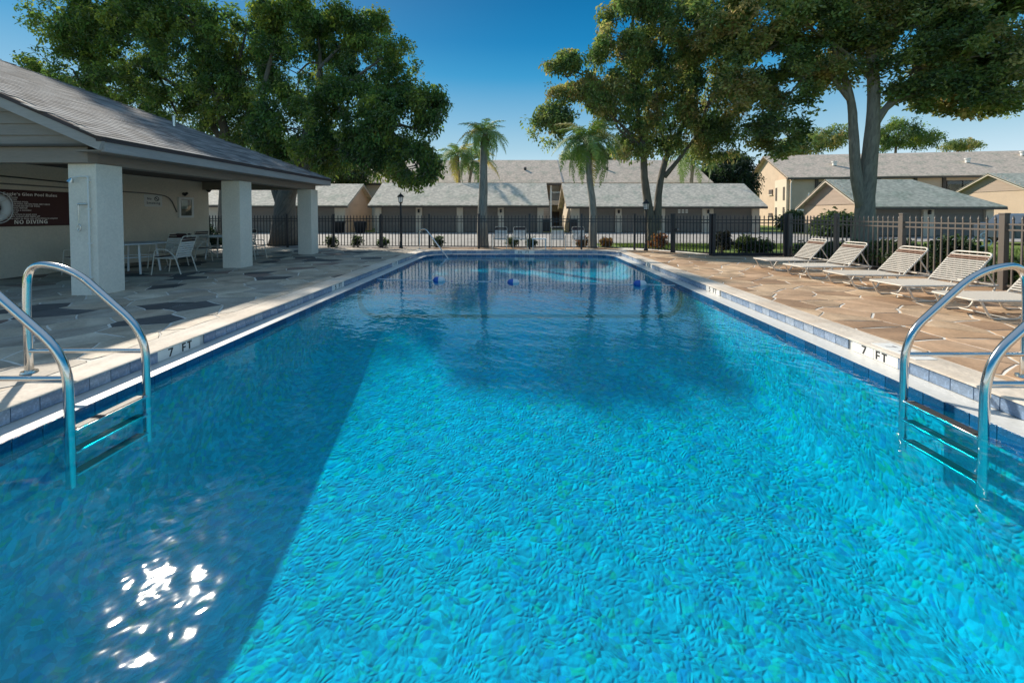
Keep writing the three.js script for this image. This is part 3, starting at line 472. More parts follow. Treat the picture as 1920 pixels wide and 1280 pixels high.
  obj('backing', box(-0.27, 0.27, -0.32, 0.32, -0.03, 0.0), M.garageDoor, nb); for (const [a, b, e, f] of [[-0.31, 0.31, 0.28, 0.35], [-0.31, 0.31, -0.35, -0.28], [-0.31, -0.235, -0.28, 0.28], [0.235, 0.31, -0.28, 0.28]]) obj('frame', rbox(a, b, e, f, -0.035, 0.035, 0.006, 1), M.white, nb);
  obj('paper', face(0.26, 0.3).translate(-0.05, 0.1, 0.004), M.whitePlastic, nb); obj('pane', box(-0.233, 0.233, -0.278, 0.278, 0.018, 0.022), M.glass, nb);
  const ring = thing('life_ring', 'white life ring with rope hung over the rules board', 'life ring', [WX + 0.12, 1.57, 8.93], Math.PI / 2);
  obj('ring', new THREE.TorusGeometry(0.25, 0.082, 14, 40), M.whitePlastic, ring);
  obj('grab_rope', ringTube(Array.from({ length: 49 }, (_, i) => { const a = i / 48 * 6.2832, q = 0.335 + 0.035 * Math.abs(Math.sin(2 * a)); return new THREE.Vector3(Math.cos(a) * q, Math.sin(a) * q, 0.02); }), 0.01, 6), M.whitePlastic, ring);
  for (let i = 0; i < 4; i++) obj('band', new THREE.TorusGeometry(0.084, 0.006, 8, 20).rotateY(Math.PI / 2).translate(0, 0.25, 0).rotateZ(Math.PI / 4 + i * Math.PI / 2), M.frameCream, ring);
  const sl2 = thing('wall_lamp', 'small dark floodlight above the notice case', 'lamp', [WX, 2.12, 14.15], Math.PI / 2);
  obj('base', new THREE.CylinderGeometry(0.05, 0.05, 0.03, 14).rotateX(Math.PI / 2).translate(0, 0, 0.015), M.black, sl2); obj('lamp_head', new THREE.CylinderGeometry(0.035, 0.055, 0.12, 14).rotateX(1.1).translate(0, 0.0, 0.09), M.black, sl2);
  const fl = thing('wall_lamp', 'dark floodlight under the pavilion eave at the far wall corner', 'lamp', [WX + 0.06, 2.4, 15.2], Math.PI / 2);
  obj('base', new THREE.CylinderGeometry(0.06, 0.06, 0.05, 14), M.black, fl); obj('lamp_head', new THREE.CylinderGeometry(0.05, 0.075, 0.16, 14).rotateX(0.9).translate(0, -0.07, 0.06), M.black, fl);
  // outdoor shower on the first column
  const sh = thing('outdoor_shower', 'white pipe outdoor shower fixed to the pavilion column', 'shower', [-7.53, 0, 7.26]);
  obj('pipe', pipe([V(0, 0.02, 0), V(0, 2.08, 0), V(-0.17, 2.08, 0), V(-0.22, 2.06, -0.04)], 0.013, 0.02, 8), M.white, sh);
  obj('shower_head', new THREE.CylinderGeometry(0.018, 0.05, 0.07, 14).rotateZ(-0.5).translate(-0.24, 2.02, 0.05), M.chrome, sh);
  obj('valve', new THREE.CylinderGeometry(0.018, 0.018, 0.16, 10).rotateZ(Math.PI / 2).translate(-0.08, 1.6, 0.02), M.chrome, sh);
  obj('pull_chain', ringTube([V(-0.15, 1.6, -0.02), V(-0.15, 1.4, -0.02), V(-0.155, 1.26, -0.02)], 0.006, 6), M.chrome, sh);
  obj('pull_handle', new THREE.TorusGeometry(0.03, 0.007, 8, 16).scale(1, 1.9, 1).translate(-0.155, 1.19, 0.02), M.chrome, sh);
  for (const y of [0.3, 0.9, 1.5, 2.0]) obj('clamp', rbox(-0.025, 0.025, y, y + 0.025, -0.03, 0.016, 0.004, 1), M.white, sh);
}

// ---------- patio furniture ----------
function patioChair(label, group, brown) {                          // faces +x; straps between tube frames
  const t = thing('patio_chair', label, 'chair', [0, 0, 0], 0, group), w = 0.29, r = 0.013, P = (x, y, z) => new THREE.Vector3(x, y, z);
  for (const s of [-1, 1]) {
    obj('leg_frame', pipe([P(0.30, 0, s * w), P(0.24, 0.42, s * w), P(0.20, 0.60, s * (w + 0.02)), P(-0.06, 0.60, s * (w + 0.02)), P(-0.22, 0.42, s * w), P(-0.34, 0, s * w)], r, 0.1, 8), M.frameCream, t);
    obj('seat_rail', pipe([P(0.27, 0.40, s * (w - 0.03)), P(-0.2, 0.37, s * (w - 0.03))], r, 0.02, 8), M.frameCream, t);
  }
  obj('back_frame', pipe([P(-0.2, 0.37, -w + 0.03), P(-0.37, 0.9, -w + 0.03), P(-0.37, 0.9, w - 0.03), P(-0.2, 0.37, w - 0.03)], r, 0.09, 8), M.frameCream, t);
  obj('front_bar', pipe([P(0.27, 0.40, -w + 0.03), P(0.27, 0.40, w - 0.03)], r, 0.02, 8), M.frameCream, t);
  patioChair.g ??= rbox(-0.021, 0.021, -0.005, 0.005, -w + 0.02, w - 0.02, 0.004, 1);
  for (let i = 0; i < 9; i++) { const m = obj('seat_strap', patioChair.g, i > 6 ? brown : M.strapChair, t); m.position.set(lerp(-0.18, 0.24, i / 8), lerp(0.388, 0.415, i / 8) - 0.02 * Math.sin(i / 8 * 3.14), 0); }
  for (let i = 0; i < 9; i++) { const m = obj('back_strap', patioChair.g, i > 6 ? brown : M.strapChair, t), q = lerp(0.06, 0.9, i / 8); m.position.set(lerp(-0.2, -0.37, q), lerp(0.37, 0.9, q), 0); m.rotation.z = 1.26 + Math.PI / 2 + Math.PI / 2 - 1.88; m.rotation.z = Math.atan2(0.53, -0.17); }
  return t;
}
const chair0 = patioChair('white strap patio chair pulled out from the round table nearest the shower column', 'pavilion chairs', M.strapMaroon);
chair0.position.set(-8.42, 0, -10.08); chair0.rotation.y = Math.PI + 0.12;
const chairs = [[-9.55, 11.25, Math.PI / 2 - 3.14159, 'white strap patio chair behind the table, back against the no smoking wall'], [-10.45, 10.0, 0.1, 'white strap patio chair between the round table and rules board'],
  [-9.75, 12.45, Math.PI / 2 + 0.15, 'white strap patio chair on the near side of the far round table'], [-10.75, 13.6, 0.1, 'white strap patio chair under the notice case'], [-9.7, 14.55, -Math.PI / 2, 'white strap patio chair at the far end of the pavilion'], [-8.6, 13.3, Math.PI, 'white strap patio chair beside the middle pavilion column']];
for (const [x, z, a, l] of chairs) copyOf(chair0, [x, 0, z], a, l);
function roundTable(x, z, label) {
  const t = thing('round_table', label, 'table', [x, 0, z], 0, 'pavilion tables');
  obj('table_top', new THREE.LatheGeometry([[0, 0.70], [0.60, 0.70], [0.625, 0.712], [0.625, 0.728], [0.605, 0.738], [0, 0.735]].map(([a, b]) => new THREE.Vector2(a, b)), 48), M.whitePlastic, t);
  for (let i = 0; i < 4; i++) obj('leg', ringTube([new THREE.Vector3(Math.cos(i * 1.571 + 0.6) * 0.42, 0.7, Math.sin(i * 1.571 + 0.6) * 0.42), new THREE.Vector3(Math.cos(i * 1.571 + 0.6) * 0.5, 0, Math.sin(i * 1.571 + 0.6) * 0.5)], 0.022, 10), M.whitePlastic, t);
  obj('stretcher', new THREE.TorusGeometry(0.45, 0.012, 8, 40).rotateX(Math.PI / 2).translate(0, 0.4, 0), M.whitePlastic, t);
}
roundTable(-9.45, 10.15, 'round white patio table beside the shower column'); roundTable(-9.65, 13.5, 'round white patio table near the notice case');
const farSpots = [[-0.82, 'by the single palm trunk'], [0.0, 'second along from the single palm trunk'], [1.58, 'between the low side table and the leaning palm'], [2.48, 'at the foot of the leaning palm']];
farSpots.forEach(([x, l], i) => copyOf(chair0, [x, 0, 17.25], -Math.PI / 2 + [0.04, -0.03, 0.05, -0.06][i], 'white strap patio chair facing the pool, ' + l).userData.group = 'chairs along the far fence');
{ const t = thing('side_table', 'low white side table between the chairs along the far fence', 'table', [0.79, 0, 17.2]); obj('table_top', rbox(-0.3, 0.3, 0.40, 0.44, -0.22, 0.22, 0.012, 2), M.whitePlastic, t); for (const [a, b] of [[-1, -1], [-1, 1], [1, -1], [1, 1]]) obj('leg', box(a * 0.26 - 0.015, a * 0.26 + 0.015, 0, 0.4, b * 0.18 - 0.015, b * 0.18 + 0.015), M.whitePlastic, t); }

// chaise loungers: foot towards the pool (-x), head towards the fence (+x)
function lounger(label) {
  const t = thing('chaise_lounger', label, 'lounger', [0, 0, 0], 0, 'loungers lined up on the tan deck'), w = 0.34, r = 0.015, P = (x, y, z) => new THREE.Vector3(x, y, z);
  const H = 1.08, B = 0.68, a = 48 * Math.PI / 180;
  obj('frame', pipe([P(1.62, 0.26, -w), P(0, 0.26, -w), P(0, 0.26, w), P(1.62, 0.26, w), P(1.62, 0.26, -w + 0.01)], r, 0.09, 8), M.frameCream, t);
  for (const s of [-1, 1]) for (const x of [0.06, 0.92]) obj('sled_leg', pipe([P(x, 0.26, s * (w - 0.01)), P(x + 0.13, 0.015, s * (w - 0.01)), P(x + 0.50, 0.015, s * (w - 0.01)), P(x + 0.64, 0.26, s * (w - 0.01))], r, 0.07, 8), M.frameCream, t);
  for (const x of [0.42, 1.28]) obj('cross_bar', pipe([P(x, 0.02, -w), P(x, 0.02, w)], r * 0.9, 0.02, 8), M.frameCream, t);
  const back = obj('backrest_frame', pipe([P(H, 0.275, -w + 0.035), P(H + Math.cos(a) * B, 0.275 + Math.sin(a) * B, -w + 0.035), P(H + Math.cos(a) * B, 0.275 + Math.sin(a) * B, w - 0.035), P(H, 0.275, w - 0.035)], r, 0.09, 8), M.frameCream, t);
  const top = B - 0.07; obj('backrest_bar', pipe([P(H + Math.cos(a) * top, 0.275 + Math.sin(a) * top, -w + 0.035), P(H + Math.cos(a) * top, 0.275 + Math.sin(a) * top, w - 0.035)], r * 0.8, 0.02, 8), M.frameCream, t);
  for (const s of [-1, 1]) obj('prop', pipe([P(H + Math.cos(a) * 0.42, 0.275 + Math.sin(a) * 0.42, s * (w - 0.05)), P(1.58, 0.26, s * (w - 0.05))], r * 0.8, 0.02, 7), M.frameCream, t);
  lounger.g ??= rbox(-0.0165, 0.0165, -0.005, 0.005, -w + 0.005, w - 0.005, 0.004, 1); lounger.b ??= rbox(-0.0135, 0.0135, -0.005, 0.005, -w + 0.03, w - 0.03, 0.004, 1);
  for (let i = 0; i < 22; i++) { const m = obj('seat_strap', lounger.g, M.strapWhite, t); m.position.set(lerp(0.05, 1.05, i / 21), 0.272, 0); }
  for (let i = 0; i < 13; i++) { const m = obj('back_strap', lounger.b, i > 10 ? M.strapBrown : M.strapWhite, t), q = lerp(0.05, top - 0.035, i / 12); m.position.set(H + Math.cos(a) * q - Math.sin(a) * 0.012, 0.275 + Math.sin(a) * q + Math.cos(a) * 0.012, 0); m.rotation.z = a; }
  return t;
}
const L0 = lounger('cream strap chaise lounger closest to the gate'); L0.position.set(6.22, 0, -10.75);
const LG = [[6.2, 9.45, 'cream strap chaise lounger, second in the row from the gate'], [6.24, 8.25, 'cream strap chaise lounger, third in the row from the gate'], [6.2, 7.03, 'cream strap chaise lounger, fourth in the row from the gate'], [6.16, 5.9, 'cream strap chaise lounger, fifth in the row from the gate'], [6.22, 4.78, 'cream strap chaise lounger, last in the row behind the pool ladder']];
LG.forEach(([x, z, l], i) => copyOf(L0, [x, 0, z], [0.05, -0.06, 0.03, -0.05, 0.06][i], l));

// ---------- ladders, handrail, rope ----------
function ladder(side, x0, zA, zB, label) {                            // rails from the deck over the coping into the water
  const t = thing('pool_ladder', label, 'ladder', [side * 3.36, 0, zA]), s = side, Q = (x, y, z) => new THREE.Vector3(s * x, y, -(z - zA));
  for (const z of [zA, zB]) {
    const rail = obj('rail', pipe([Q(1.05, 0, z), Q(1.06, 0.62, z), Q(1.03, 1.0, z), Q(0.62, 0.98 - 0.05, z), Q(0.0, 0.36, z), Q(0, -0.62, z)], 0.030, 0.24, 18, 9), M.steel, t);
    obj('cross_tube', pipe([Q(1.05, 0.20, z), Q(0.0, 0.20, z)], 0.02, 0.02, 14), M.steel, t);
    obj('escutcheon', new THREE.CylinderGeometry(0.055, 0.06, 0.016, 20).translate(s * 1.05, 0.012, -(z - zA)), M.steel, t);
  }
  [-0.205, -0.37, -0.54].forEach((y) => { const tr = obj('step', rbox(s * 0.02 - 0.05, s * 0.02 + 0.05, y - 0.014, y + 0.008, -Math.max(zA, zB) + zA + 0.02, -Math.min(zA, zB) + zA - 0.02, 0.006, 1), M.steel, t); obj('tread', rbox(s * 0.02 - 0.036, s * 0.02 + 0.036, y + 0.008, y + 0.014, -Math.max(zA, zB) + zA + 0.05, -Math.min(zA, zB) + zA - 0.05, 0.003, 1), M.tread, tr); });
}
ladder(-1, 0, 3.70, 3.06, 'stainless steel pool ladder on the pavilion side');
ladder(1, 0, 3.60, 2.97, 'stainless steel pool ladder on the lounger side');
{ const t = thing('handrail', 'thin steel handrail at the corner steps of the shallow end', 'handrail', [-4.12, 0, 17.0]); const Q = (x, y, z) => new THREE.Vector3(x, y, -z); obj('rail', pipe([Q(0, 0, 0), Q(0, 0.80, 0), Q(0.34, 0.84, -0.34), Q(1.5, -0.3, -1.55)], 0.024, 0.1, 12), M.steel, t); obj('escutcheon', new THREE.CylinderGeometry(0.045, 0.05, 0.015, 16).translate(0, 0.01, 0), M.steel, t); }
{
  const a = [-3.56, 10.32], b = [3.56, 9.46], t = thing('safety_rope', 'blue and white safety rope with three floats across the pool', 'rope', [a[0], WATER, a[1]]);
  const pt = (k) => new THREE.Vector3((b[0] - a[0]) * k, 0.012 - 0.02 * Math.sin(k * Math.PI) + 0.008 * Math.sin(k * 37), -(b[1] - a[1]) * k), ang = Math.atan2(b[1] - a[1], b[0] - a[0]);
  obj('rope', ringTube(Array.from({ length: 60 }, (_, i) => pt(i / 59)), 0.009, 6), M.whitePlastic, t);
  for (const k of [0.222, 0.478, 0.889]) {
    const half = (s) => new THREE.LatheGeometry(Array.from({ length: 9 }, (_, i) => { const q = i / 8; return new THREE.Vector2(Math.max(0.012, 0.085 * Math.sqrt(1 - q * q * q)), 0.15 * q); }), 20).rotateZ(-s * Math.PI / 2);
    const f = obj('float', half(-1), M.floatBlue, t); f.position.copy(pt(k)).add(new THREE.Vector3(0, 0.012, 0)); f.rotation.y = ang; obj('float_white_end', half(1), M.whitePlastic, f);
  }
  for (let i = 0; i < 10; i++) { const k = 0.245 + i * 0.022; const m = obj('rope_bead', new THREE.SphereGeometry(0.017, 8, 6), i % 2 ? M.floatBlue : M.whitePlastic, t); m.position.copy(pt(k)); }
}
// ---------- fence ----------
const picketG = (() => { const g = [box(-0.0125, 0.0125, 0.07, 1.33, -0.0125, 0.0125), new THREE.CylinderGeometry(0.001, 0.023, 0.075, 4).rotateY(Math.PI / 4).translate(0, 1.3675, 0), new THREE.CylinderGeometry(0.023, 0.0125, 0.03, 4).rotateY(Math.PI / 4).translate(0, 1.316, 0)]; return merge(g); })();
function fence(name, label, cat, pts, gap, mat, postW, postAt, topPost = true) {   // pts: [x, zf] corners
  const t = thing(name, label, cat, [pts[0][0], 0, pts[0][1]]), o = pts[0];
  const postG = merge([rbox(-postW / 2, postW / 2, -0.05, 1.42, -postW / 2, postW / 2, 0.006, 1), rbox(-postW / 2 - 0.008, postW / 2 + 0.008, 1.42, 1.45, -postW / 2 - 0.008, postW / 2 + 0.008, 0.008, 1)]);
  const put = (n, g, x, z, a) => { const m = obj(n, g, mat, t); m.position.set(x - o[0], 0, -(z - o[1])); m.rotation.y = a; return m; };
  for (let k = 0; k + 1 < pts.length; k++) {
    const [x0, z0] = pts[k], [x1, z1] = pts[k + 1], L = Math.hypot(x1 - x0, z1 - z0), a = Math.atan2(z1 - z0, x1 - x0), along = (s) => [lerp(x0, x1, s / L), lerp(z0, z1, s / L)], posts = postAt ? postAt[k] : Array.from({ length: Math.round(L / 2.1) + 1 }, (_, i, l) => L * i / Math.round(L / 2.1));
    for (const s of posts) put('post', postG, ...along(s), a);
    for (let i = 0; i + 1 < posts.length; i++) for (const y of [0.09, 1.13, 1.235]) put('rail', box(posts[i] + postW / 2, posts[i + 1] - postW / 2, y - 0.016, y + 0.016, -0.015, 0.015), x0, z0, a);
    const n = Math.round(L / gap); for (let i = 1; i < n; i++) { const s = L * i / n; if (posts.every((p) => Math.abs(p - s) > postW / 2 + 0.02)) put('picket', picketG, ...along(s), a); }
  }
  return t;
}
fence('metal_fence', 'metal picket fence painted dark as in shade along the far end of the pool', 'fence', [[-16.5, 18.75], [4.62, 16.75]], 0.142, M.fenceShaded, 0.075);
fence('metal_gate', 'metal picket gate painted dark as in shade with a latch beside the lamp post', 'gate', [[5.72, 15.42], [6.62, 14.42]], 0.125, M.fenceShaded, 0.085, [[0, 1.345]]);
{ const t = fence('metal_fence', 'short fence panel painted dark as in shade between the lamp post and gate', 'fence', [[4.62, 16.72], [5.66, 15.5]], 0.13, M.fenceShaded, 0.06); const lat = thing('gate_latch', 'round dark latch box on the gate post', 'latch', [5.74, 0.86, 15.32]); obj('latch_box', new THREE.CylinderGeometry(0.055, 0.055, 0.07, 16).rotateX(Math.PI / 2), M.black, lat); obj('knob', new THREE.SphereGeometry(0.022, 12, 8).translate(0.07, 0.01, 0.04), M.chrome, lat); }
fence('metal_fence', 'picket fence panel painted dark as in shade on the low kerb behind the first lounger', 'fence', [[6.70, 14.36], [9.02, 14.12]], 0.14, M.fenceShaded, 0.10);
fence('metal_fence', 'bronze picket fence with spear tips behind the loungers', 'fence', [[9.12, 14.05], [9.12, 1.6]], 0.145, M.fenceBronze, 0.1);
struct('fence_kerb', [box(6.6, 9.1, -0.05, 0.07, -14.42, -14.2)], M.fenceShaded, 'low dark kerb under the fence corner');

// ---------- lamp posts ----------
function lampPost(x, z, h, label) {
  const t = thing('lamp_post', label, 'lamp post', [x, 0, z], 0.3);
  obj('base', new THREE.LatheGeometry([[0.0, 0], [0.085, 0], [0.085, 0.05], [0.06, 0.09], [0.05, 0.28], [0.036, 0.32], [0, 0.32]].map(([a, b]) => new THREE.Vector2(a, b)), 16), M.black, t);
  obj('pole', new THREE.CylinderGeometry(0.036, 0.04, h - 0.75, 12).translate(0, 0.3 + (h - 0.75) / 2, 0), M.black, t);
  const y = h - 0.45, hd = obj('lantern', new THREE.LatheGeometry([[0.03, 0], [0.07, 0.01], [0.09, 0.035], [0.09, 0.05], [0, 0.05]].map(([a, b]) => new THREE.Vector2(a, y + b)), 6), M.black, t);
  for (let i = 0; i < 6; i++) { const a = i / 6 * 6.2832; obj('bar', ringTube([new THREE.Vector3(Math.sin(a) * 0.088, y + 0.05, Math.cos(a) * 0.088), new THREE.Vector3(Math.sin(a) * 0.118, y + 0.27, Math.cos(a) * 0.118)], 0.007, 5), M.black, hd); }
  obj('pane', new THREE.CylinderGeometry(0.108, 0.08, 0.215, 6, 1, true).translate(0, y + 0.16, 0), M.lampGlass, hd);
  obj('cap', new THREE.LatheGeometry([[0.145, 0.265], [0.15, 0.28], [0.09, 0.35], [0.06, 0.37], [0.02, 0.40], [0.028, 0.42], [0.01, 0.45], [0, 0.455]].map(([a, b]) => new THREE.Vector2(a, y + b)), 12), M.black, hd);
}
lampPost(-5.02, 17.5, 2.34, 'black lantern lamp post by the far fence behind the corner handrail'); lampPost(4.93, 16.25, 2.02, 'black lantern lamp post beside the gate');

// ================= BUILDINGS =================
// local axes: x along the front, +z out of the front wall towards the viewer, back at -d
function lapSiding(parent, x0, x1, z, y0, y1, apexX, apexY, mat, faceX) { // boards filling a gable triangle; faceX: gable in the y-z plane at that x
  const n = Math.round((y1 - y0) / 0.19);
  for (let i = 0; i < n; i++) { const a = lerp(y0, y1, i / n), b = lerp(y0, y1, (i + 1) / n), t = (a - y0) / (y1 - y0), p0 = lerp(x0, apexX, t), p1 = lerp(x1, apexX, t); if (p1 - p0 < 0.15) break; obj('siding_board', faceX === undefined ? box(p0, p1, a, b + 0.01, z - 0.02, z + 0.012 + (i % 2) * 0.004) : box(faceX - 0.012 - (i % 2) * 0.004, faceX + 0.02, a, b + 0.01, p0, p1), mat, parent); }
}
function windowAt(parent, x0, x1, y0, y1, z, bars = 1, frame = M.trimBrown) {
  const w = obj('window', box(x0 + 0.05, x1 - 0.05, y0 + 0.05, y1 - 0.05, z - 0.09, z - 0.06), M.interior, parent);
  for (const [a, b, c, d] of [[x0, x1, y1 - 0.06, y1], [x0, x1, y0, y0 + 0.06], [x0, x0 + 0.06, y0 + 0.06, y1 - 0.06], [x1 - 0.06, x1, y0 + 0.06, y1 - 0.06]]) obj('frame', box(a, b, c, d, z - 0.06, z + 0.03), frame, w);
  for (let i = 0; i < bars; i++) { const x = lerp(x0, x1, (i + 1) / (bars + 1)); obj('mullion', box(x - 0.025, x + 0.025, y0 + 0.06, y1 - 0.06, z - 0.055, z + 0.02), frame, w); }
  for (let i = 0; i <= bars; i++) { const a = lerp(x0 + 0.06, x1 - 0.06, i / (bars + 1)), b = lerp(x0 + 0.06, x1 - 0.06, (i + 1) / (bars + 1)); obj('pane', box(a + 0.02, b - 0.02, y0 + 0.06, y1 - 0.06, z - 0.035, z - 0.03), M.glass, w); }
  return w;
}
const wallLampG = [rbox(-0.07, 0.07, -0.02, 0.2, 0.0, 0.12, 0.02, 1), new THREE.ConeGeometry(0.13, 0.1, 8).translate(0, 0.24, 0.07)];
function garage(o) {
  const t = thing('garage', o.label, 'garage', [o.x, 0, o.z], o.turn ?? 0, o.group), { w, d, eave: e, ridge: h, roof } = o, ov = 0.42, wall = o.wall ?? M.garageWall, side = o.side ?? wall;
  // front wall as piers and a header round recessed doors
  let x = 0; for (const [a, b] of o.doors) { obj('pier', box(x, a, -0.05, 2.0 * e / 2.25, -0.2, 0), wall, t); x = b; } obj('pier', box(x, w, -0.05, 2.0 * e / 2.25, -0.2, 0), wall, t);
  obj('header', box(0, w, 2.0 * e / 2.25, e + 0.05, -0.2, 0.001), wall, t);
  o.doors.forEach(([a, b], k) => {
    const dh = 2.0 * e / 2.25, dr = obj('garage_door', box(a, b, 0, dh, -0.2, -0.16), M.garageDoor, t);
    for (let i = 0; i < 4; i++) obj('panel', rbox(a + 0.02, b - 0.02, dh * i / 4 + 0.012, dh * (i + 1) / 4 - 0.012, -0.165, -0.135, 0.006, 1), M.garageDoor, dr);
    if (o.lites?.includes(k)) for (let i = 0; i < 3; i++) for (let j = 0; j < 2; j++) obj('door_pane', box(a + (b - a) * (0.36 + i * 0.1), a + (b - a) * (0.36 + i * 0.1) + 0.2, dh * 0.78 + j * 0.17, dh * 0.78 + j * 0.17 + 0.12, -0.134, -0.128), M.white, dr);
  });
  (o.lamps ?? []).forEach((lx) => { const m = obj('wall_light', wallLampG.map((g) => g.clone()), M.black, t); m.position.set(lx, 1.55 * e / 2.25, 0.0); });
  obj('wall', box(0, 0.2, -0.05, e, -d, -0.2), side, t); obj('wall', box(w - 0.2, w, -0.05, e, -d, -0.2), side, t); obj('wall', box(0.2, w - 0.2, -0.05, e, -d, -d + 0.2), wall, t);
  const m = -d / 2, k = (h - e) / (d / 2), lo = e - k * ov, x0 = o.left === 'hip' ? d / 2 : -ov, x1 = o.right === 'hip' ? w - d / 2 : w + ov;
  obj('roof', slab([LV(-ov, lo + 0.1, ov), LV(w + ov, lo + 0.1, ov), LV(x1, h + 0.1, m), LV(x0, h + 0.1, m)], 0.09, LV(1, 0, 0)), roof, t);
  obj('roof', slab([LV(w + ov, lo + 0.1, -d - ov), LV(-ov, lo + 0.1, -d - ov), LV(x0, h + 0.1, m), LV(x1, h + 0.1, m)], 0.09, LV(1, 0, 0)), roof, t);
  if (o.right === 'hip') obj('roof', slab([LV(w + ov, lo + 0.1, ov), LV(w + ov, lo + 0.1, -d - ov), LV(x1, h + 0.1, m)], 0.09, LV(0, 0, 1)), roof, t);
  obj('fascia', box(-ov, w + ov, lo - 0.1, lo + 0.03, ov - 0.03, ov + 0.005), M.trimBrown, t); obj('soffit', box(-ov + 0.02, w + ov - 0.02, lo - 0.02, lo, 0.002, ov - 0.03), M.garageWall, t);
  for (const [hip, gx, s] of [[o.left, 0, -1], [o.right, w, 1]]) if (hip !== 'hip') {
    obj('gable', slab(s < 0 ? [LV(gx, e - 0.02, -d), LV(gx, e - 0.02, 0), LV(gx, h - 0.02, m)] : [LV(gx, e - 0.02, 0), LV(gx, e - 0.02, -d), LV(gx, h - 0.02, m)], 0.15, LV(0, 0, 1)), side, t);
    if (o.siding) lapSiding(t, -d + 0.1, -0.1, 0, e + 0.02, h - 0.05, m, 0, M.sidingTan, gx - (s < 0 ? 0.01 : -0.02));
    for (const f of [1, -1]) obj('rake_board', slab([LV(gx + s * ov, lo - 0.1, m + f * (d / 2 + ov)), LV(gx + s * ov, h - 0.1, m), LV(gx + s * ov, h + 0.06, m), LV(gx + s * ov, lo + 0.06, m + f * (d / 2 + ov))], 0.04 * s * f, LV(0, 0, 1)), o.rake ?? M.garageWall, t);
  }
  return t;
}
garage({ label: 'tan garage row with four grey doors behind the far fence and lamp post', x: -11.7, z: 33.5, w: 13.6, d: 6.4, eave: 2.3, ridge: 4.1, roof: M.roofGrey, wall: M.garageWall, doors: [[0.5, 3.3], [3.8, 6.6], [7.1, 9.9], [10.4, 13.1]], lamps: [3.55, 10.15], group: 'garages beyond the fence' });
garage({ label: 'tan garage row with window panes in one door, behind the gate', x: 4.1, z: 33.5, w: 15.2, d: 6.4, eave: 2.22, ridge: 4.05, roof: M.roofGrey, doors: [[0.7, 3.6], [4.1, 7.0], [7.6, 10.6], [11.5, 14.6]], lites: [2], lamps: [3.85, 11.05], group: 'garages beyond the fence' });
garage({ label: 'garage with peach gable wall beyond the big oak trunk', x: -22.5, z: 33.4, w: 8.4, d: 6.2, eave: 2.28, ridge: 4.0, roof: M.roofGrey, side: M.garagePeach, doors: [[0.6, 3.8], [4.4, 7.6]], group: 'garages beyond the fence' });
garage({ label: 'garage with pyramid shaped roof end seen between the pavilion columns', x: -34.5, z: 34, w: 10, d: 7.5, eave: 2.3, ridge: 4.0, roof: M.roofGrey, right: 'hip', doors: [[0.6, 4], [5, 8.4]], group: 'garages beyond the fence' });
garage({ label: 'garage with lapped siding gable and green grey roof behind the twin trunk tree', x: 22.4, z: 27.2, w: 8.6, d: 5.6, eave: 2.1, ridge: 3.85, roof: M.roofGreen, right: 'hip', wall: M.garageWall, side: M.garagePeach, siding: true, doors: [[0.9, 4.0], [4.7, 8.1]], lamps: [4.35], group: 'garages beyond the fence' });
garage({ label: 'tall gabled garage with lapped siding at the end of the lounger fence', x: 43.3, z: 35.2, w: 12, d: 6, eave: 3.5, ridge: 5.1, roof: M.roofGreen, side: M.garagePeach, siding: true, doors: [[1, 4.5]], group: 'garages beyond the fence' });

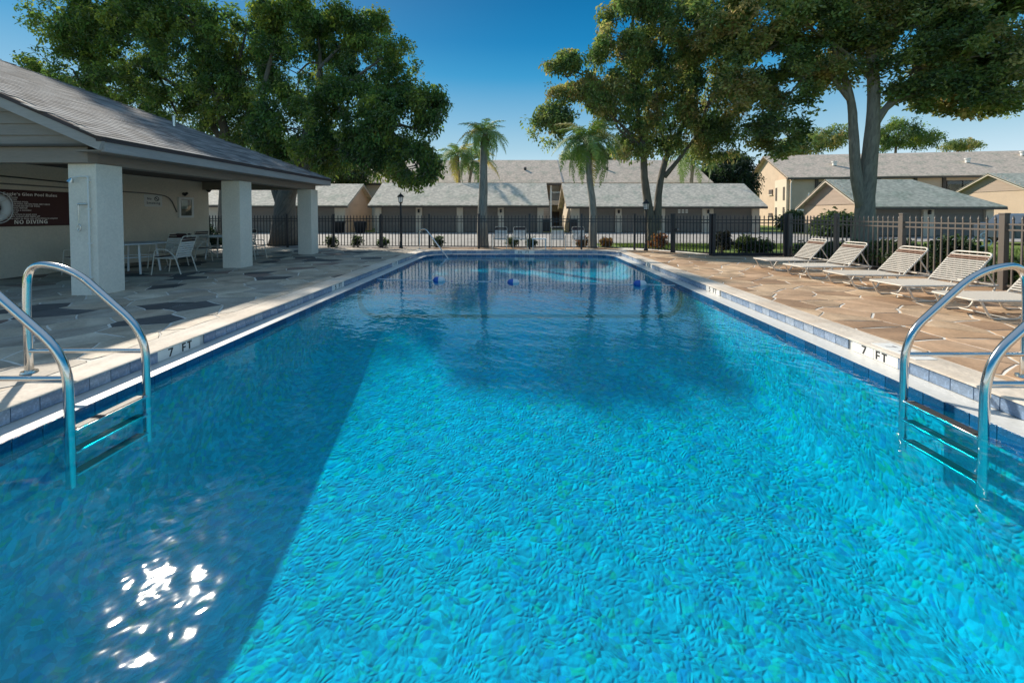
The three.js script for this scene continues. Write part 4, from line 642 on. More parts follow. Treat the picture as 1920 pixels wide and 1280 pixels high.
// two-storey block behind the garages, with a stairwell opening
{
  const t = thing('apartment_building', 'long two storey apartment block with brown roof behind the garage rows', 'building', [-26, 0, 45]), w = 46.2, e = 4.95, h = 7.95, d = 12, ov = 0.5, m = -d / 2, k = (h - e) / (d / 2), lo = e - k * ov, ox = 28.75, oy = 31.0;
  obj('wall', box(0, ox, -0.05, e, -d, 0), M.garageWall, t); obj('wall', box(oy, w, -0.05, e, -d, 0), M.garageWall, t); obj('wall', box(ox, oy, -0.05, e, -d, -2.6), M.garageWall, t);
  obj('roof', slab([LV(-ov, lo + 0.12, ov), LV(w + ov, lo + 0.12, ov), LV(w + ov, h + 0.12, m), LV(-ov, h + 0.12, m)], 0.1, LV(1, 0, 0)), M.roofBrown, t);
  obj('roof', slab([LV(w + ov, lo + 0.12, -d - ov), LV(-ov, lo + 0.12, -d - ov), LV(-ov, h + 0.12, m), LV(w + ov, h + 0.12, m)], 0.1, LV(1, 0, 0)), M.roofBrown, t);
  obj('gable', slab([LV(w, e - 0.02, 0), LV(w, e - 0.02, -d), LV(w, h - 0.02, m)], 0.15, LV(0, 0, 1)), M.garageWall, t);
  obj('fascia', box(-ov, w + ov, lo - 0.16, lo + 0.04, ov - 0.03, ov + 0.006), M.trimBrown, t); obj('soffit', box(-ov, w + ov, lo - 0.03, lo, 0.003, ov - 0.03), M.trimBrown, t);
  obj('roof_seam', slab([LV(30.5, lo + 0.17, ov + 0.02), LV(30.62, lo + 0.17, ov + 0.02), LV(30.62, h + 0.15, m), LV(30.5, h + 0.15, m)], 0.02, LV(1, 0, 0)), M.fascia, t);
  // stairwell: landing, posts, railing, door
  obj('landing', box(ox, oy, 2.45, 2.95, -2.6, 0.05), M.garagePeach, t); obj('stair_post', box(ox + 0.5, ox + 0.68, 0, e, -0.12, 0.06), M.white, t); obj('stair_post', box(oy - 0.2, oy, 0, e, -0.12, 0.06), M.garagePeach, t);
  const rl = obj('railing', box(ox + 0.68, oy - 0.2, 3.78, 3.86, -0.05, 0.02), M.white, t); for (let i = 0; i < 9; i++) obj('baluster', box(ox + 0.8 + i * 0.14, ox + 0.83 + i * 0.14, 2.95, 3.78, -0.03, 0), M.fascia, rl);
  for (const y of [0, 2.95]) { const dr = obj('door', box(ox + 0.85, ox + 1.75, y, y + 1.75, -2.59, -2.54), y ? M.white : M.trimBrown, t); obj('handle', new THREE.SphereGeometry(0.04, 8, 6).translate(ox + 1.65, y + 0.9, -2.5), M.chrome, dr); }
  for (let i = 0; i < 9; i++) obj('siding_board', box(ox - 1.1, ox + 0.45, 0.15 + i * 0.24, 0.37 + i * 0.24, 0.002, 0.03), M.sidingTan, t);
  for (const x of [20.2, 26.6, 33, 36]) obj('roof_vent', new THREE.CylinderGeometry(0.16, 0.16, 0.34, 10).rotateX(0.5).translate(x, lo + 0.12 + k * 3.4 + 0.14, ov - 3.4), M.darkGrey, t);
  for (let i = 0; i < 5; i++) windowAt(t, 31.9 + i * 2.9, 33.5 + i * 2.9, 3.5, 4.6, 0.02, 1);
}
// two-storey block on the right with its gable end turned to the pool
{
  const t = thing('apartment_building', 'two storey tan apartment block with long grey roof behind the blue umbrella', 'building', [31.5, 0, 48.5], -9 * Math.PI / 180), w = 60, d = 12.6, e = 5.85, h = 9.0, ov = 0.55, m = -d / 2, k = (h - e) / (d / 2), lo = e - k * ov;
  obj('wall', box(0, w, -0.05, e, -d, 0), M.garagePeach, t);
  obj('gable', slab([LV(0, e - 0.02, -d), LV(0, e - 0.02, 0), LV(0, h - 0.02, m)], 0.2, LV(0, 0, 1)), M.garagePeach, t);
  obj('roof', slab([LV(-ov, lo + 0.12, ov), LV(w, lo + 0.12, ov), LV(w, h + 0.12, m), LV(-ov, h + 0.12, m)], 0.12, LV(1, 0, 0)), M.roofBrown, t);
  obj('roof', slab([LV(w, lo + 0.12, -d - ov), LV(-ov, lo + 0.12, -d - ov), LV(-ov, h + 0.12, m), LV(w, h + 0.12, m)], 0.12, LV(1, 0, 0)), M.roofBrown, t);
  obj('fascia', box(-ov, w, lo - 0.14, lo + 0.04, ov - 0.03, ov + 0.006), M.trimBrown, t); obj('soffit', box(-ov, w, lo - 0.03, lo, 0.003, ov - 0.03), M.trimBrown, t);
  for (const f of [1, -1]) obj('rake_board', slab([LV(-ov, lo - 0.12, m + f * (d / 2 + ov)), LV(-ov, h - 0.12, m), LV(-ov, h + 0.08, m), LV(-ov, lo + 0.08, m + f * (d / 2 + ov))], -0.05 * f, LV(0, 0, 1)), M.trimBrown, t);
  obj('downspout', pipe([LV(0.15, lo, ov - 0.1), LV(0.02, lo - 0.5, 0.07), LV(0.02, 0, 0.07)], 0.06, 0.1, 8), M.white, t);
  // front: recessed bays between brown posts, windows on the upper floor
  for (let i = 0; i < 8; i++) { const x = 3.0 + i * 6.4; obj('bay_post', box(x - 0.42, x - 0.1, 0, lo, 0.003, 0.14), M.trimBrown, t); obj('bay_post', box(x + 3.2, x + 3.5, 0, lo, 0.003, 0.14), M.trimBrown, t); windowAt(t, x, x + 3.1, 3.95, 5.15, 0.07, 1); windowAt(t, x + 0.2, x + 2.9, 0.9, 2.2, 0.07, 1); obj('bay_panel', box(x, x + 3.1, 2.55, 3.8, 0.003, 0.05), M.garageWall, t); }
  // end wall: pale pilaster bays with slit windows
  for (const [a, b] of [[-3.4, -0.35], [-11.4, -8.9]]) {
    const bay = obj('end_bay', box(-0.28, -0.003, 0, a > -5 ? 5.6 : 4.9, a, b), M.stucco, t);
    for (const z of [a + 0.45, b - 0.6]) for (const y of [0.7, 3.1]) { const s = obj('slit_window', box(-0.31, -0.285, y, y + 1.6, z - 0.22, z + 0.22), M.trimBrown, bay); }
  }
  for (const y of [1.0, 4.0]) { const s = obj('louvre', box(-0.1, -0.003, y, y + 0.6, -5.6, -4.6), M.trimBrown, t); obj('sill', box(-0.16, -0.101, y - 0.12, y, -5.7, -4.5), M.stucco, s); }
  for (const [x, u] of [[6, 3.2], [20, 3.4], [27, 5.2], [30, 5.0], [37, 4.6], [40, 3.2]]) { const v = obj('roof_vent', new THREE.CylinderGeometry(0.22, 0.22, 0.4, 12).translate(x, lo + 0.12 + k * u + 0.2, ov - u), M.white, t); obj('vent_cap', new THREE.CylinderGeometry(0.3, 0.3, 0.12, 12).translate(x, lo + 0.12 + k * u + 0.46, ov - u), M.white, v); }
}
// patio screen, umbrella, bins, car
{
  const t = thing('lattice_fence', 'white open slat patio fence below the blue umbrella', 'fence', [25.6, 0, 38.5], -0.05), n = 6;
  for (let i = 0; i < n; i++) obj('slat', box(0, 5.2, 0.25 + i * 0.3, 0.41 + i * 0.3, -0.02, 0.02), M.white, t); for (let i = 0; i <= 7; i++) obj('post', box(i * 0.72 - 0.05, i * 0.72 + 0.05, -0.05, 2.1, -0.07, -0.022), M.trimBrown, t);
  const u = thing('patio_umbrella', 'closed light blue patio umbrella behind the slat fence', 'umbrella', [27.9, 0, 40.2]);
  const pts = []; for (let i = 0; i <= 8; i++) { const q = i / 8; pts.push(new THREE.Vector2(lerp(0.42, 0.05, q ** 0.8), lerp(1.3, 3.35, q))); } const g = new THREE.LatheGeometry(pts, 32), p = g.attributes.position; for (let i = 0; i < p.count; i++) { const a = Math.atan2(p.getZ(i), p.getX(i)), s = 1 + 0.22 * Math.cos(a * 8) * (1 - (p.getY(i) - 1.3) / 2.05); p.setX(i, p.getX(i) * s); p.setZ(i, p.getZ(i) * s); } g.computeVertexNormals();
  obj('canopy', g, M.blueCloth, u); obj('pole', new THREE.CylinderGeometry(0.03, 0.03, 3.45, 10).translate(0, 1.72, 0), M.white, u); obj('finial', new THREE.SphereGeometry(0.06, 10, 8).translate(0, 3.46, 0), M.white, u); obj('foot', new THREE.CylinderGeometry(0.3, 0.34, 0.12, 16).translate(0, 0.06, 0), M.darkGrey, u);
  const bin = (x, z, l) => { const b = thing('planter_tub', l, 'planter', [x, 0, z], 0, 'dark tubs by the garages'); obj('tub', new THREE.LatheGeometry([[0, 0], [0.36, 0], [0.46, 0.75], [0.5, 0.75], [0.5, 0.85], [0.42, 0.85], [0.4, 0.7], [0, 0.7]].map(([a, c]) => new THREE.Vector2(a, c)), 20), M.black, b); obj('soil', new THREE.CylinderGeometry(0.4, 0.4, 0.02, 20).translate(0, 0.76, 0), M.mulch, b); };
  bin(-14.3, 32.8, 'dark planter tub by the front corner of the peach gable garage'); bin(-12.5, 32.5, 'dark planter tub in the gap between two garages');
  const wb = (x, l) => { const b = thing('wheelie_bin', l, 'bin', [x, 0, 33.0], 0, 'bins at the stairwell'); obj('body', rbox(-0.3, 0.3, 0.08, 0.95, -0.33, 0.33, 0.04, 2), M.black, b); obj('lid', rbox(-0.32, 0.32, 0.95, 1.02, -0.36, 0.36, 0.03, 2), M.darkGrey, b); for (const s of [-1, 1]) obj('wheel', new THREE.CylinderGeometry(0.1, 0.1, 0.05, 16).rotateZ(Math.PI / 2).translate(s * 0.27, 0.1, -0.3), M.black, b); };
  wb(2.1, 'dark bin beside the first garage row at the stairwell'); wb(4.2, 'dark bin beside the second garage row at the stairwell');
}
{
  const t = thing('parked_car', 'blue parked car beyond the fence at the lounger end', 'car', [25.6, 0, 20.6], 0.06);
  const prof = (pts, z0, z1) => { const s = new THREE.Shape(pts.map(([a, b]) => new THREE.Vector2(a, b))); return new THREE.ExtrudeGeometry(s, { depth: z1 - z0 - 0.12, bevelEnabled: true, bevelSize: 0.05, bevelThickness: 0.06, bevelSegments: 3 }).translate(0, 0, z0 + 0.06); };
  obj('body', prof([[-2.2, 0.35], [2.2, 0.35], [2.25, 0.7], [2.1, 0.88], [1.3, 0.95], [-2.0, 0.98], [-2.25, 0.85]], -0.86, 0.86), M.carPaint, t);
  obj('cabin', prof([[-1.7, 0.95], [1.25, 0.93], [0.55, 1.36], [0.2, 1.42], [-0.9, 1.42], [-1.25, 1.36]], -0.76, 0.76), M.carPaint, t);
  obj('side_window', prof([[-1.42, 1.0], [0.9, 1.0], [0.45, 1.31], [-1.1, 1.31]], -0.835, 0.835), M.interior, t);
  for (const x of [-1.35, 1.4]) for (const s of [-1, 1]) { const wh = obj('wheel', new THREE.CylinderGeometry(0.32, 0.32, 0.2, 24).rotateX(Math.PI / 2).translate(x, 0.3, s * 0.8), M.black, t); obj('rim', new THREE.CylinderGeometry(0.2, 0.2, 0.21, 16).rotateX(Math.PI / 2).translate(x, 0.3, s * 0.805), M.chrome, wh); }
  for (const s of [-1, 1]) obj('headlight', rbox(2.18, 2.3, 0.65, 0.8, s * 0.6 - 0.16, s * 0.6 + 0.16, 0.03, 2), M.glass, t);
}
{ const t = thing('scroll_ornament', 'white wrought scroll ornament on a garden post behind the lounger fence', 'ornament', [12.55, 0, 11.2]); obj('post', box(-0.02, 0.02, 0, 1.1, -0.02, 0.02), M.white, t); for (let i = 0; i < 3; i++) obj('scroll', new THREE.TorusGeometry(0.08, 0.014, 8, 24).translate((i % 2 ? 0.07 : -0.07), 0.5 + i * 0.17, 0.02), M.white, t); }

// ================= TREES AND PLANTS =================
function leafSpray(n, len, wid, rad, seed, round = 0.5) {            // a twig's worth of leaves, each a folded four-point blade
  const r = rngOf(seed), pos = [], nor = [], idx = [];
  for (let i = 0; i < n; i++) {
    const dir = new THREE.Vector3(rr(-1, 1, r), rr(-0.7, 0.9, r), rr(-1, 1, r)).normalize(), c = dir.clone().multiplyScalar(rad * Math.cbrt(r())), ax = new THREE.Vector3(rr(-1, 1, r), rr(-0.9, 0.3, r), rr(-1, 1, r)).normalize(), up = new THREE.Vector3(rr(-0.6, 0.6, r), 1, rr(-0.6, 0.6, r)).normalize(), sd = ax.clone().cross(up).normalize(), nn = sd.clone().cross(ax).normalize(), L = len * rr(0.7, 1.2, r), W = wid * rr(0.8, 1.15, r);
    const a = c, m = c.clone().addScaledVector(ax, L * round), e = c.clone().addScaledVector(ax, L).addScaledVector(nn, -L * 0.1), l = m.clone().addScaledVector(sd, W / 2).addScaledVector(nn, L * 0.06), q = m.clone().addScaledVector(sd, -W / 2).addScaledVector(nn, L * 0.06), k = pos.length / 3;
    for (const p of [a, l, e, q]) { pos.push(p.x, p.y, p.z); nor.push(nn.x, nn.y, nn.z); } idx.push(k, k + 1, k + 2, k, k + 2, k + 3);
  }
  const g = new THREE.BufferGeometry(); g.setAttribute('position', new THREE.Float32BufferAttribute(pos, 3)); g.setAttribute('normal', new THREE.Float32BufferAttribute(nor, 3)); g.setIndex(idx); return g;
}
const oakSpray = leafSpray(17, 0.175, 0.085, 0.25, 5), wideSpray = leafSpray(16, 0.19, 0.10, 0.25, 6), shrubSpray = leafSpray(18, 0.10, 0.05, 0.13, 8);
function foliage(parent, name, spray, lobes, tints, seed, base, gap = 0.0, scale = [0.75, 1.35]) {
  const r = rngOf(seed), mats = [], cols = [], q = new THREE.Quaternion(), e = new THREE.Euler(), one = new THREE.Vector3();
  for (const { c, rad, n } of lobes) for (let i = 0, tries = 0; i < n && tries < n * 6; tries++) {
    const u = r() * 2 - 1, a = r() * 6.2832, s = Math.sqrt(1 - u * u), d = Math.cbrt(lerp(0.12, 1, r())) * (0.92 + 0.28 * noise3(s * Math.cos(a) * 1.8 + c.x, u * 1.8 + c.y, s * Math.sin(a) * 1.8 + c.z)), p = new THREE.Vector3(c.x + s * Math.cos(a) * d * rad[0], c.y + u * d * rad[1], c.z + s * Math.sin(a) * d * rad[2]);
    if (noise3(p.x * 0.62, p.y * 0.62, p.z * 0.62) + 0.45 * noise3(p.x * 1.9, p.y * 1.9, p.z * 1.9) < gap - 0.42) continue;
    i++; e.set(rr(-0.6, 0.6, r), rr(0, 6.28, r), rr(-0.6, 0.6, r)); const k = rr(scale[0], scale[1], r);
    mats.push(new THREE.Matrix4().compose(p.clone().sub(base), q.setFromEuler(e).clone(), one.clone().set(k, k, k)));
    const f = clamp(0.5 + 0.5 * noise3(p.x * 0.5 + 20, p.y * 0.5, p.z * 0.5) + rr(-0.35, 0.35, r), 0, 0.999) * (tints.length - 1), t0 = tints[Math.floor(f)], t1 = tints[Math.floor(f) + 1] ?? t0, b = rr(0.6, 1.45, r);
    cols.push([0, 1, 2].map((j) => lerp(t0[j], t1[j], f % 1) * b));
  }
  const im = new THREE.InstancedMesh(spray, M.leaf, mats.length); mats.forEach((m, i) => { im.setMatrixAt(i, m); im.setColorAt(i, C(...cols[i])); });
  im.name = name; im.userData.kind = 'stuff'; parent.add(im); return im;
}
const GREEN = [[0.05, 0.12, 0.03], [0.10, 0.20, 0.04], [0.17, 0.27, 0.05], [0.32, 0.38, 0.06]], DUSTY = [[0.08, 0.15, 0.04], [0.14, 0.23, 0.06], [0.23, 0.32, 0.075], [0.36, 0.39, 0.11], [0.50, 0.39, 0.15]];
// stems and limbs are lists of photo pixels at a depth: [x, y, zf]; lobes: [x, y, zf, rx px, ry px, rz m, sprays]
function tree(o) {
  const base = V(o.base[0], 0, o.base[1]), t = thing(o.name, o.label, 'tree', [o.base[0], -0.05, o.base[1]], 0, o.group), loc = (p) => p.clone().sub(base), P = (l) => l.map(([x, y, z]) => loc(pix(x, y, z)));
  const bm = o.bark ?? M.bark;
  o.stems.forEach(([pts, r0, r1], i) => obj(i ? 'stem' : 'trunk', taper([...(i ? [] : [LV(0, -0.05, 0)]), ...P(pts)], r0, r1, 20, 12, 0.09, i ? 0 : o.flare ?? 0.45), bm, t));
  for (const [pts, r0, r1] of o.limbs ?? []) obj('limb', taper(P(pts), r0, r1, 12, 7, 0.08), bm, t);
  const lobes = o.lobes.map(([x, y, z, rx, ry, rz, n]) => ({ c: pix(x, y, z), rad: [rx / F * z, ry / F * z, rz * (o.thin ?? 1)], n: Math.round(n * (o.fill ?? 1)) }));
  // twigs from the nearest limb point into each lobe
  const r = rngOf(o.seed + 1), anchors = [...o.stems, ...(o.limbs ?? [])].flatMap(([pts]) => pts.slice(-2).map(([x, y, z]) => pix(x, y, z))), tw = [];
  for (const l of lobes) { const a = anchors.reduce((m, p) => (p.distanceTo(l.c) < m.distanceTo(l.c) ? p : m), anchors[0]); tw.push(taper([loc(a), loc(a.clone().lerp(l.c, 0.5).add(new THREE.Vector3(rr(-0.4, 0.4, r), rr(-0.2, 0.5, r), rr(-0.4, 0.4, r)))), loc(l.c)], 0.07, 0.035, 8, 5, 0.05)); for (let i = 0; i < 6; i++) { const e = l.c.clone().add(new THREE.Vector3(rr(-1, 1, r) * l.rad[0], rr(-0.8, 1, r) * l.rad[1], rr(-1, 1, r) * l.rad[2]).multiplyScalar(0.8)); const s = a.clone().lerp(l.c, rr(0.5, 1, r)); tw.push(taper([loc(s), loc(s.clone().lerp(e, 0.5).add(new THREE.Vector3(rr(-0.3, 0.3, r), rr(-0.2, 0.3, r), rr(-0.3, 0.3, r)))), loc(e)], 0.03, 0.008, 6, 4, 0)); } }
  const b = obj('branches', tw, bm, t); b.userData.kind = 'stuff';
  foliage(t, 'crown', o.spray ?? oakSpray, lobes, o.tints ?? GREEN, o.seed, base.clone().add(new THREE.Vector3(0, -0.05, 0)), o.gap ?? 0.05, o.scale);
  return t;
}
tree({ name: 'oak_tree', label: 'large green oak with thick forked trunk standing beyond the pavilion columns', base: [-11.15, 19.7], seed: 31, flare: 0.7, gap: 0.5, fill: 0.85, thin: 0.8,
  stems: [[[[532, 420, 19.7], [535, 385, 19.7], [540, 355, 19.7], [560, 300, 19.8], [590, 220, 19.8], [604, 120, 20.6], [600, 70, 21]], 0.46, 0.035], [[[528, 390, 19.7], [515, 340, 19.8], [500, 280, 20], [495, 190, 20.3], [520, 80, 20.5]], 0.24, 0.06], [[[538, 375, 19.7], [565, 330, 19.3], [640, 270, 18.8], [720, 230, 18.5], [780, 240, 18.3]], 0.26, 0.05]],
  limbs: [[[[600, 130, 20], [640, 90, 20.6], [670, 60, 21]], 0.09, 0.025], [[[590, 220, 19.8], [650, 160, 19.4], [720, 110, 19.2]], 0.11, 0.04], [[[720, 230, 18.5], [770, 280, 18.2], [795, 320, 18]], 0.06, 0.03]],
  lobes: [[560, 140, 21, 85, 95, 2.2, 800], [640, 65, 21.0, 80, 60, 2.0, 850], [590, 34, 21.0, 75, 34, 1.7, 480], [505, 42, 21, 48, 36, 1.6, 330], [715, 135, 20.5, 85, 80, 2.0, 720], [640, 220, 18.8, 100, 75, 2.2, 950], [735, 235, 18.4, 80, 65, 1.9, 800], [545, 250, 20, 75, 65, 2, 650], [600, 295, 19, 60, 35, 1.6, 420], [775, 305, 18.1, 48, 46, 1.3, 480], [700, 300, 18.5, 60, 35, 1.4, 420], [800, 200, 18.6, 45, 40, 1.3, 320], [690, 45, 21.4, 45, 34, 1.3, 170]] });
tree({ name: 'oak_tree', label: 'tall green oak rising behind the pavilion roof ridge', base: [-15.6, 22], seed: 57, gap: 0.52, fill: 0.8,
  stems: [[[[425, 330, 22], [425, 250, 22], [410, 190, 22], [390, 120, 22], [380, 60, 22]], 0.36, 0.07], [[[425, 280, 22], [380, 200, 22], [300, 140, 22], [220, 110, 22]], 0.16, 0.04]],
  limbs: [[[[410, 190, 22], [450, 120, 22], [470, 50, 22]], 0.1, 0.04], [[[300, 140, 22], [230, 170, 22], [160, 160, 22]], 0.07, 0.03]],
  lobes: [[170, 74, 22, 60, 52, 1.9, 420], [150, 140, 22, 70, 45, 2, 430], [260, 68, 22, 90, 58, 2.1, 750], [250, 170, 22, 85, 50, 2, 600], [350, 120, 22, 85, 85, 2.3, 850], [335, 36, 22.4, 95, 36, 1.9, 480], [430, 82, 22, 70, 66, 2.0, 600], [420, 190, 22, 75, 70, 2.1, 650], [340, 225, 22, 70, 45, 1.8, 420], [470, 150, 22.3, 55, 80, 1.8, 500], [480, 260, 22.5, 60, 45, 1.6, 360], [120, 40, 22, 50, 35, 1.6, 200], [205, 10, 22, 70, 30, 1.8, 300], [300, 0, 22.2, 75, 30, 1.8, 320], [225, -38, 22, 60, 30, 1.5, 210], [300, -42, 22, 55, 28, 1.4, 190], [345, -14, 21.6, 50, 28, 1.2, 150]] });
tree({ name: 'camphor_tree', label: 'olive and bronze leaved tree with forked trunk beside the gate lamp', base: [6.35, 20.1], seed: 83, tints: DUSTY, gap: 0.54, fill: 0.66, thin: 0.8, flare: 0.6,
  stems: [[[[1222, 430, 20.1], [1215, 380, 20.1], [1208, 330, 20], [1205, 270, 20], [1190, 190, 20], [1180, 110, 20], [1185, 30, 20]], 0.21, 0.06], [[[1232, 430, 20.1], [1236, 350, 20.2], [1250, 290, 20.3], [1285, 220, 20.3], [1300, 120, 20.3]], 0.20, 0.05], [[[1245, 330, 20.2], [1285, 280, 20], [1320, 230, 20]], 0.12, 0.04]],
  limbs: [[[[1205, 280, 20], [1150, 220, 19.8], [1080, 170, 19.8]], 0.09, 0.03], [[[1190, 190, 20], [1120, 150, 20], [1060, 130, 20]], 0.07, 0.03], [[[1250, 290, 20.3], [1230, 190, 20.2], [1240, 90, 20.2]], 0.1, 0.03]],
  lobes: [[1060, 145, 19.8, 48, 45, 1.3, 420], [1030, 235, 19.7, 45, 38, 1.2, 330], [1100, 200, 19.7, 55, 55, 1.5, 520], [1165, 110, 20, 70, 65, 1.8, 750], [1160, 190, 19.8, 65, 55, 1.7, 600], [1240, 40, 20.2, 75, 60, 1.9, 800], [1250, 140, 20.2, 80, 75, 2, 950], [1250, 235, 20.2, 70, 55, 1.8, 620], [1330, 190, 20, 70, 75, 1.9, 800], [1340, 270, 20, 55, 42, 1.5, 420], [1190, 270, 20, 45, 35, 1.2, 230], [1170, 30, 20.2, 50, 40, 1.4, 320], [1330, 90, 20.3, 60, 60, 1.7, 520]] });
tree({ name: 'camphor_tree', label: 'huge twin trunked pale barked tree behind the lounger fence', base: [13.45, 16.3], seed: 19, tints: DUSTY, spray: wideSpray, bark: M.barkPale, gap: 0.56, fill: 0.64, flare: 0.35,
  stems: [[[[1622, 440, 16.3], [1622, 390, 16.3], [1626, 330, 16.3], [1632, 260, 16.2], [1634, 180, 16.2], [1628, 100, 16.2], [1622, 0, 16.3], [1620, -60, 16.3]], 0.34, 0.10], [[[1616, 385, 16.3], [1605, 330, 16.3], [1598, 250, 16.4], [1592, 190, 16.5], [1570, 120, 16.6], [1540, 50, 16.8]], 0.22, 0.07]],
  limbs: [[[[1634, 240, 16.2], [1665, 195, 15.9], [1740, 165, 15.5], [1830, 135, 15], [1890, 110, 14.8]], 0.12, 0.04], [[[1640, 220, 16.1], [1680, 170, 15.8], [1720, 130, 15.6]], 0.09, 0.03], [[[1630, 150, 16.2], [1580, 100, 16.4], [1520, 60, 16.6]], 0.10, 0.04], [[[1592, 190, 16.5], [1530, 120, 16.7], [1460, 80, 17]], 0.1, 0.03], [[[1626, 90, 16.2], [1680, 40, 16], [1730, 10, 15.8]], 0.09, 0.03], [[[1570, 120, 16.6], [1500, 150, 17], [1450, 220, 17.2]], 0.07, 0.02]],
  lobes: [[1330, 30, 17.5, 75, 65, 1.8, 620], [1420, 60, 17.2, 85, 75, 2, 800], [1400, 150, 17.3, 70, 55, 1.7, 480], [1510, 40, 16.8, 90, 75, 2, 850], [1490, 150, 17, 75, 60, 1.8, 560], [1450, 250, 17.2, 55, 45, 1.2, 380], [1560, 110, 16.8, 60, 55, 1.6, 380], [1620, 20, 16.5, 85, 60, 2, 700], [1580, -40, 16.5, 140, 45, 2.2, 700], [1720, 60, 15.6, 95, 75, 2.1, 900], [1700, 140, 15.6, 60, 45, 1.5, 350], [1800, 100, 15.2, 90, 70, 2, 800], [1790, 20, 15.4, 90, 60, 2, 650], [1880, 60, 15, 85, 80, 2, 750], [1870, 175, 14.8, 75, 42, 1.5, 480], [1780, 180, 15.2, 60, 30, 1.3, 260], [1750, -40, 15.8, 150, 40, 2.2, 600], [1970, 130, 14.8, 80, 80, 2, 500]], scale: [0.7, 1.25] });
// trees beyond the roofs
const far = (l, b, lobes, seed, tints = GREEN) => tree({ name: 'background_tree', label: l, base: b, seed, tints, gap: 0.08, scale: [1.6, 2.6], group: 'trees beyond the roofs', stems: [[[[975 + b[0] / b[1] * F, lobes[0][1] + 30, b[1]], [lobes[0][0], lobes[0][1], b[1]]], 0.45, 0.12]], lobes });
far('rusty green tree rising above the long right roof, beside the twin trunks', [46, 68], [[1505, 272, 68, 40, 26, 3.5, 300], [1555, 258, 68, 32, 22, 3, 220], [1475, 280, 68, 26, 18, 2.5, 150]], 401, DUSTY);
far('bushy green tree rising above the long right roof past the twin trunks', [63, 70], [[1680, 250, 70, 36, 28, 3.5, 300], [1725, 262, 70, 34, 18, 3, 200], [1650, 270, 70, 22, 16, 2, 110]], 402);
far('small round tree top showing over the roof ridge', [75, 72], [[1800, 272, 72, 32, 9, 3, 150]], 403, DUSTY);
far('dark green tree between the garage roofs and the gabled apartment end', [24, 50], [[1365, 320, 50, 40, 36, 2.8, 480], [1330, 340, 50, 34, 30, 2.4, 300], [1395, 345, 50, 22, 28, 2, 200]], 404, [[0.015, 0.04, 0.015], [0.03, 0.06, 0.02], [0.045, 0.085, 0.025]]);
far('pale yellow green tree behind the garages under the oak crown', [-17, 43], [[655, 325, 43, 38, 22, 2.2, 300], [610, 310, 43, 40, 26, 2.4, 320], [560, 330, 43, 34, 30, 2.2, 260]], 405, [[0.06, 0.10, 0.025], [0.13, 0.18, 0.04], [0.2, 0.23, 0.05]]);
far('dark tree mass behind the pavilion far end', [-26, 44], [[480, 330, 44, 60, 50, 3, 600], [420, 345, 44, 40, 40, 2.5, 320], [520, 300, 44, 50, 40, 2.6, 420]], 406);
far('olive tree top over the brown apartment roof behind the leaning palm', [8, 62], [[1090, 293, 62, 45, 10, 2, 140], [1150, 290, 62, 35, 14, 2, 120]], 407, DUSTY);
{ // leafless shrub between the garages
  const t = thing('bare_shrub', 'leafless pinkish shrub between two garage roofs', 'shrub', [-11.8, 0, 39.6]), r = rngOf(90), g = [], m = std('twig', C(0.42, 0.30, 0.24)); for (let i = 0; i < 70; i++) { const a = r() * 6.28, s = r() * 1.6, y = rr(2.8, 5.4, r); g.push(taper([LV(0, 0, 0), LV(Math.cos(a) * s * 0.4, y * 0.5, Math.sin(a) * s * 0.4), LV(Math.cos(a) * s * 1.2 + rr(-0.3, 0.3, r), y, Math.sin(a) * s * 1.2)], 0.05, 0.02, 7, 4, 0)); } obj('stems', g, m, t).userData.kind = 'stuff';
}
// ---------- palms ----------
function frondGeo(len, droop, leafLen, seed) {
  const r = rngOf(seed), pts = [], n = 16; for (let i = 0; i <= n; i++) { const s = i / n; pts.push(LV(len * (s - 0.28 * droop * s * s * s), len * (0.62 * s - (0.75 + 0.55 * droop) * s * s), 0)); }
  const g = [ringTube(pts, pts.map((_, i) => lerp(0.022, 0.005, i / n)), 5)], pos = [], idx = [];
  for (let i = 0; i < 54; i++) for (const sd of [-1, 1]) {
    const s = 0.14 + 0.86 * (i + r()) / 54, k = Math.min(n - 1, Math.floor(s * n)), p = pts[k].clone().lerp(pts[k + 1], s * n - k), tg = pts[k + 1].clone().sub(pts[k]).normalize(), L = leafLen * Math.sin(Math.PI * (0.18 + 0.78 * s)) * rr(0.8, 1.15, r), out = LV(0, rr(-0.5, 0.5, r), sd).addScaledVector(tg, rr(0.4, 0.9, r)).normalize(), mid = p.clone().addScaledVector(out, L * 0.5), end = mid.clone().addScaledVector(out, L * 0.36).add(LV(0, -L * rr(0.2, 0.5, r), 0)), w = tg.clone().multiplyScalar(0.017), b = pos.length / 3;
    for (const q of [p.clone().add(w), p.clone().sub(w), mid.clone().add(w), mid.clone().sub(w), end]) pos.push(q.x, q.y, q.z);
    idx.push(b, b + 1, b + 2, b + 1, b + 3, b + 2, b + 2, b + 3, b + 4);
  }
  const l = new THREE.BufferGeometry(); l.setAttribute('position', new THREE.Float32BufferAttribute(pos, 3)); l.setIndex(idx); l.computeVertexNormals(); g.push(l); return merge(g);
}
const fronds = [frondGeo(1.75, 0.3, 0.5, 1), frondGeo(1.9, 0.8, 0.55, 2), frondGeo(1.6, 1.3, 0.5, 3)];
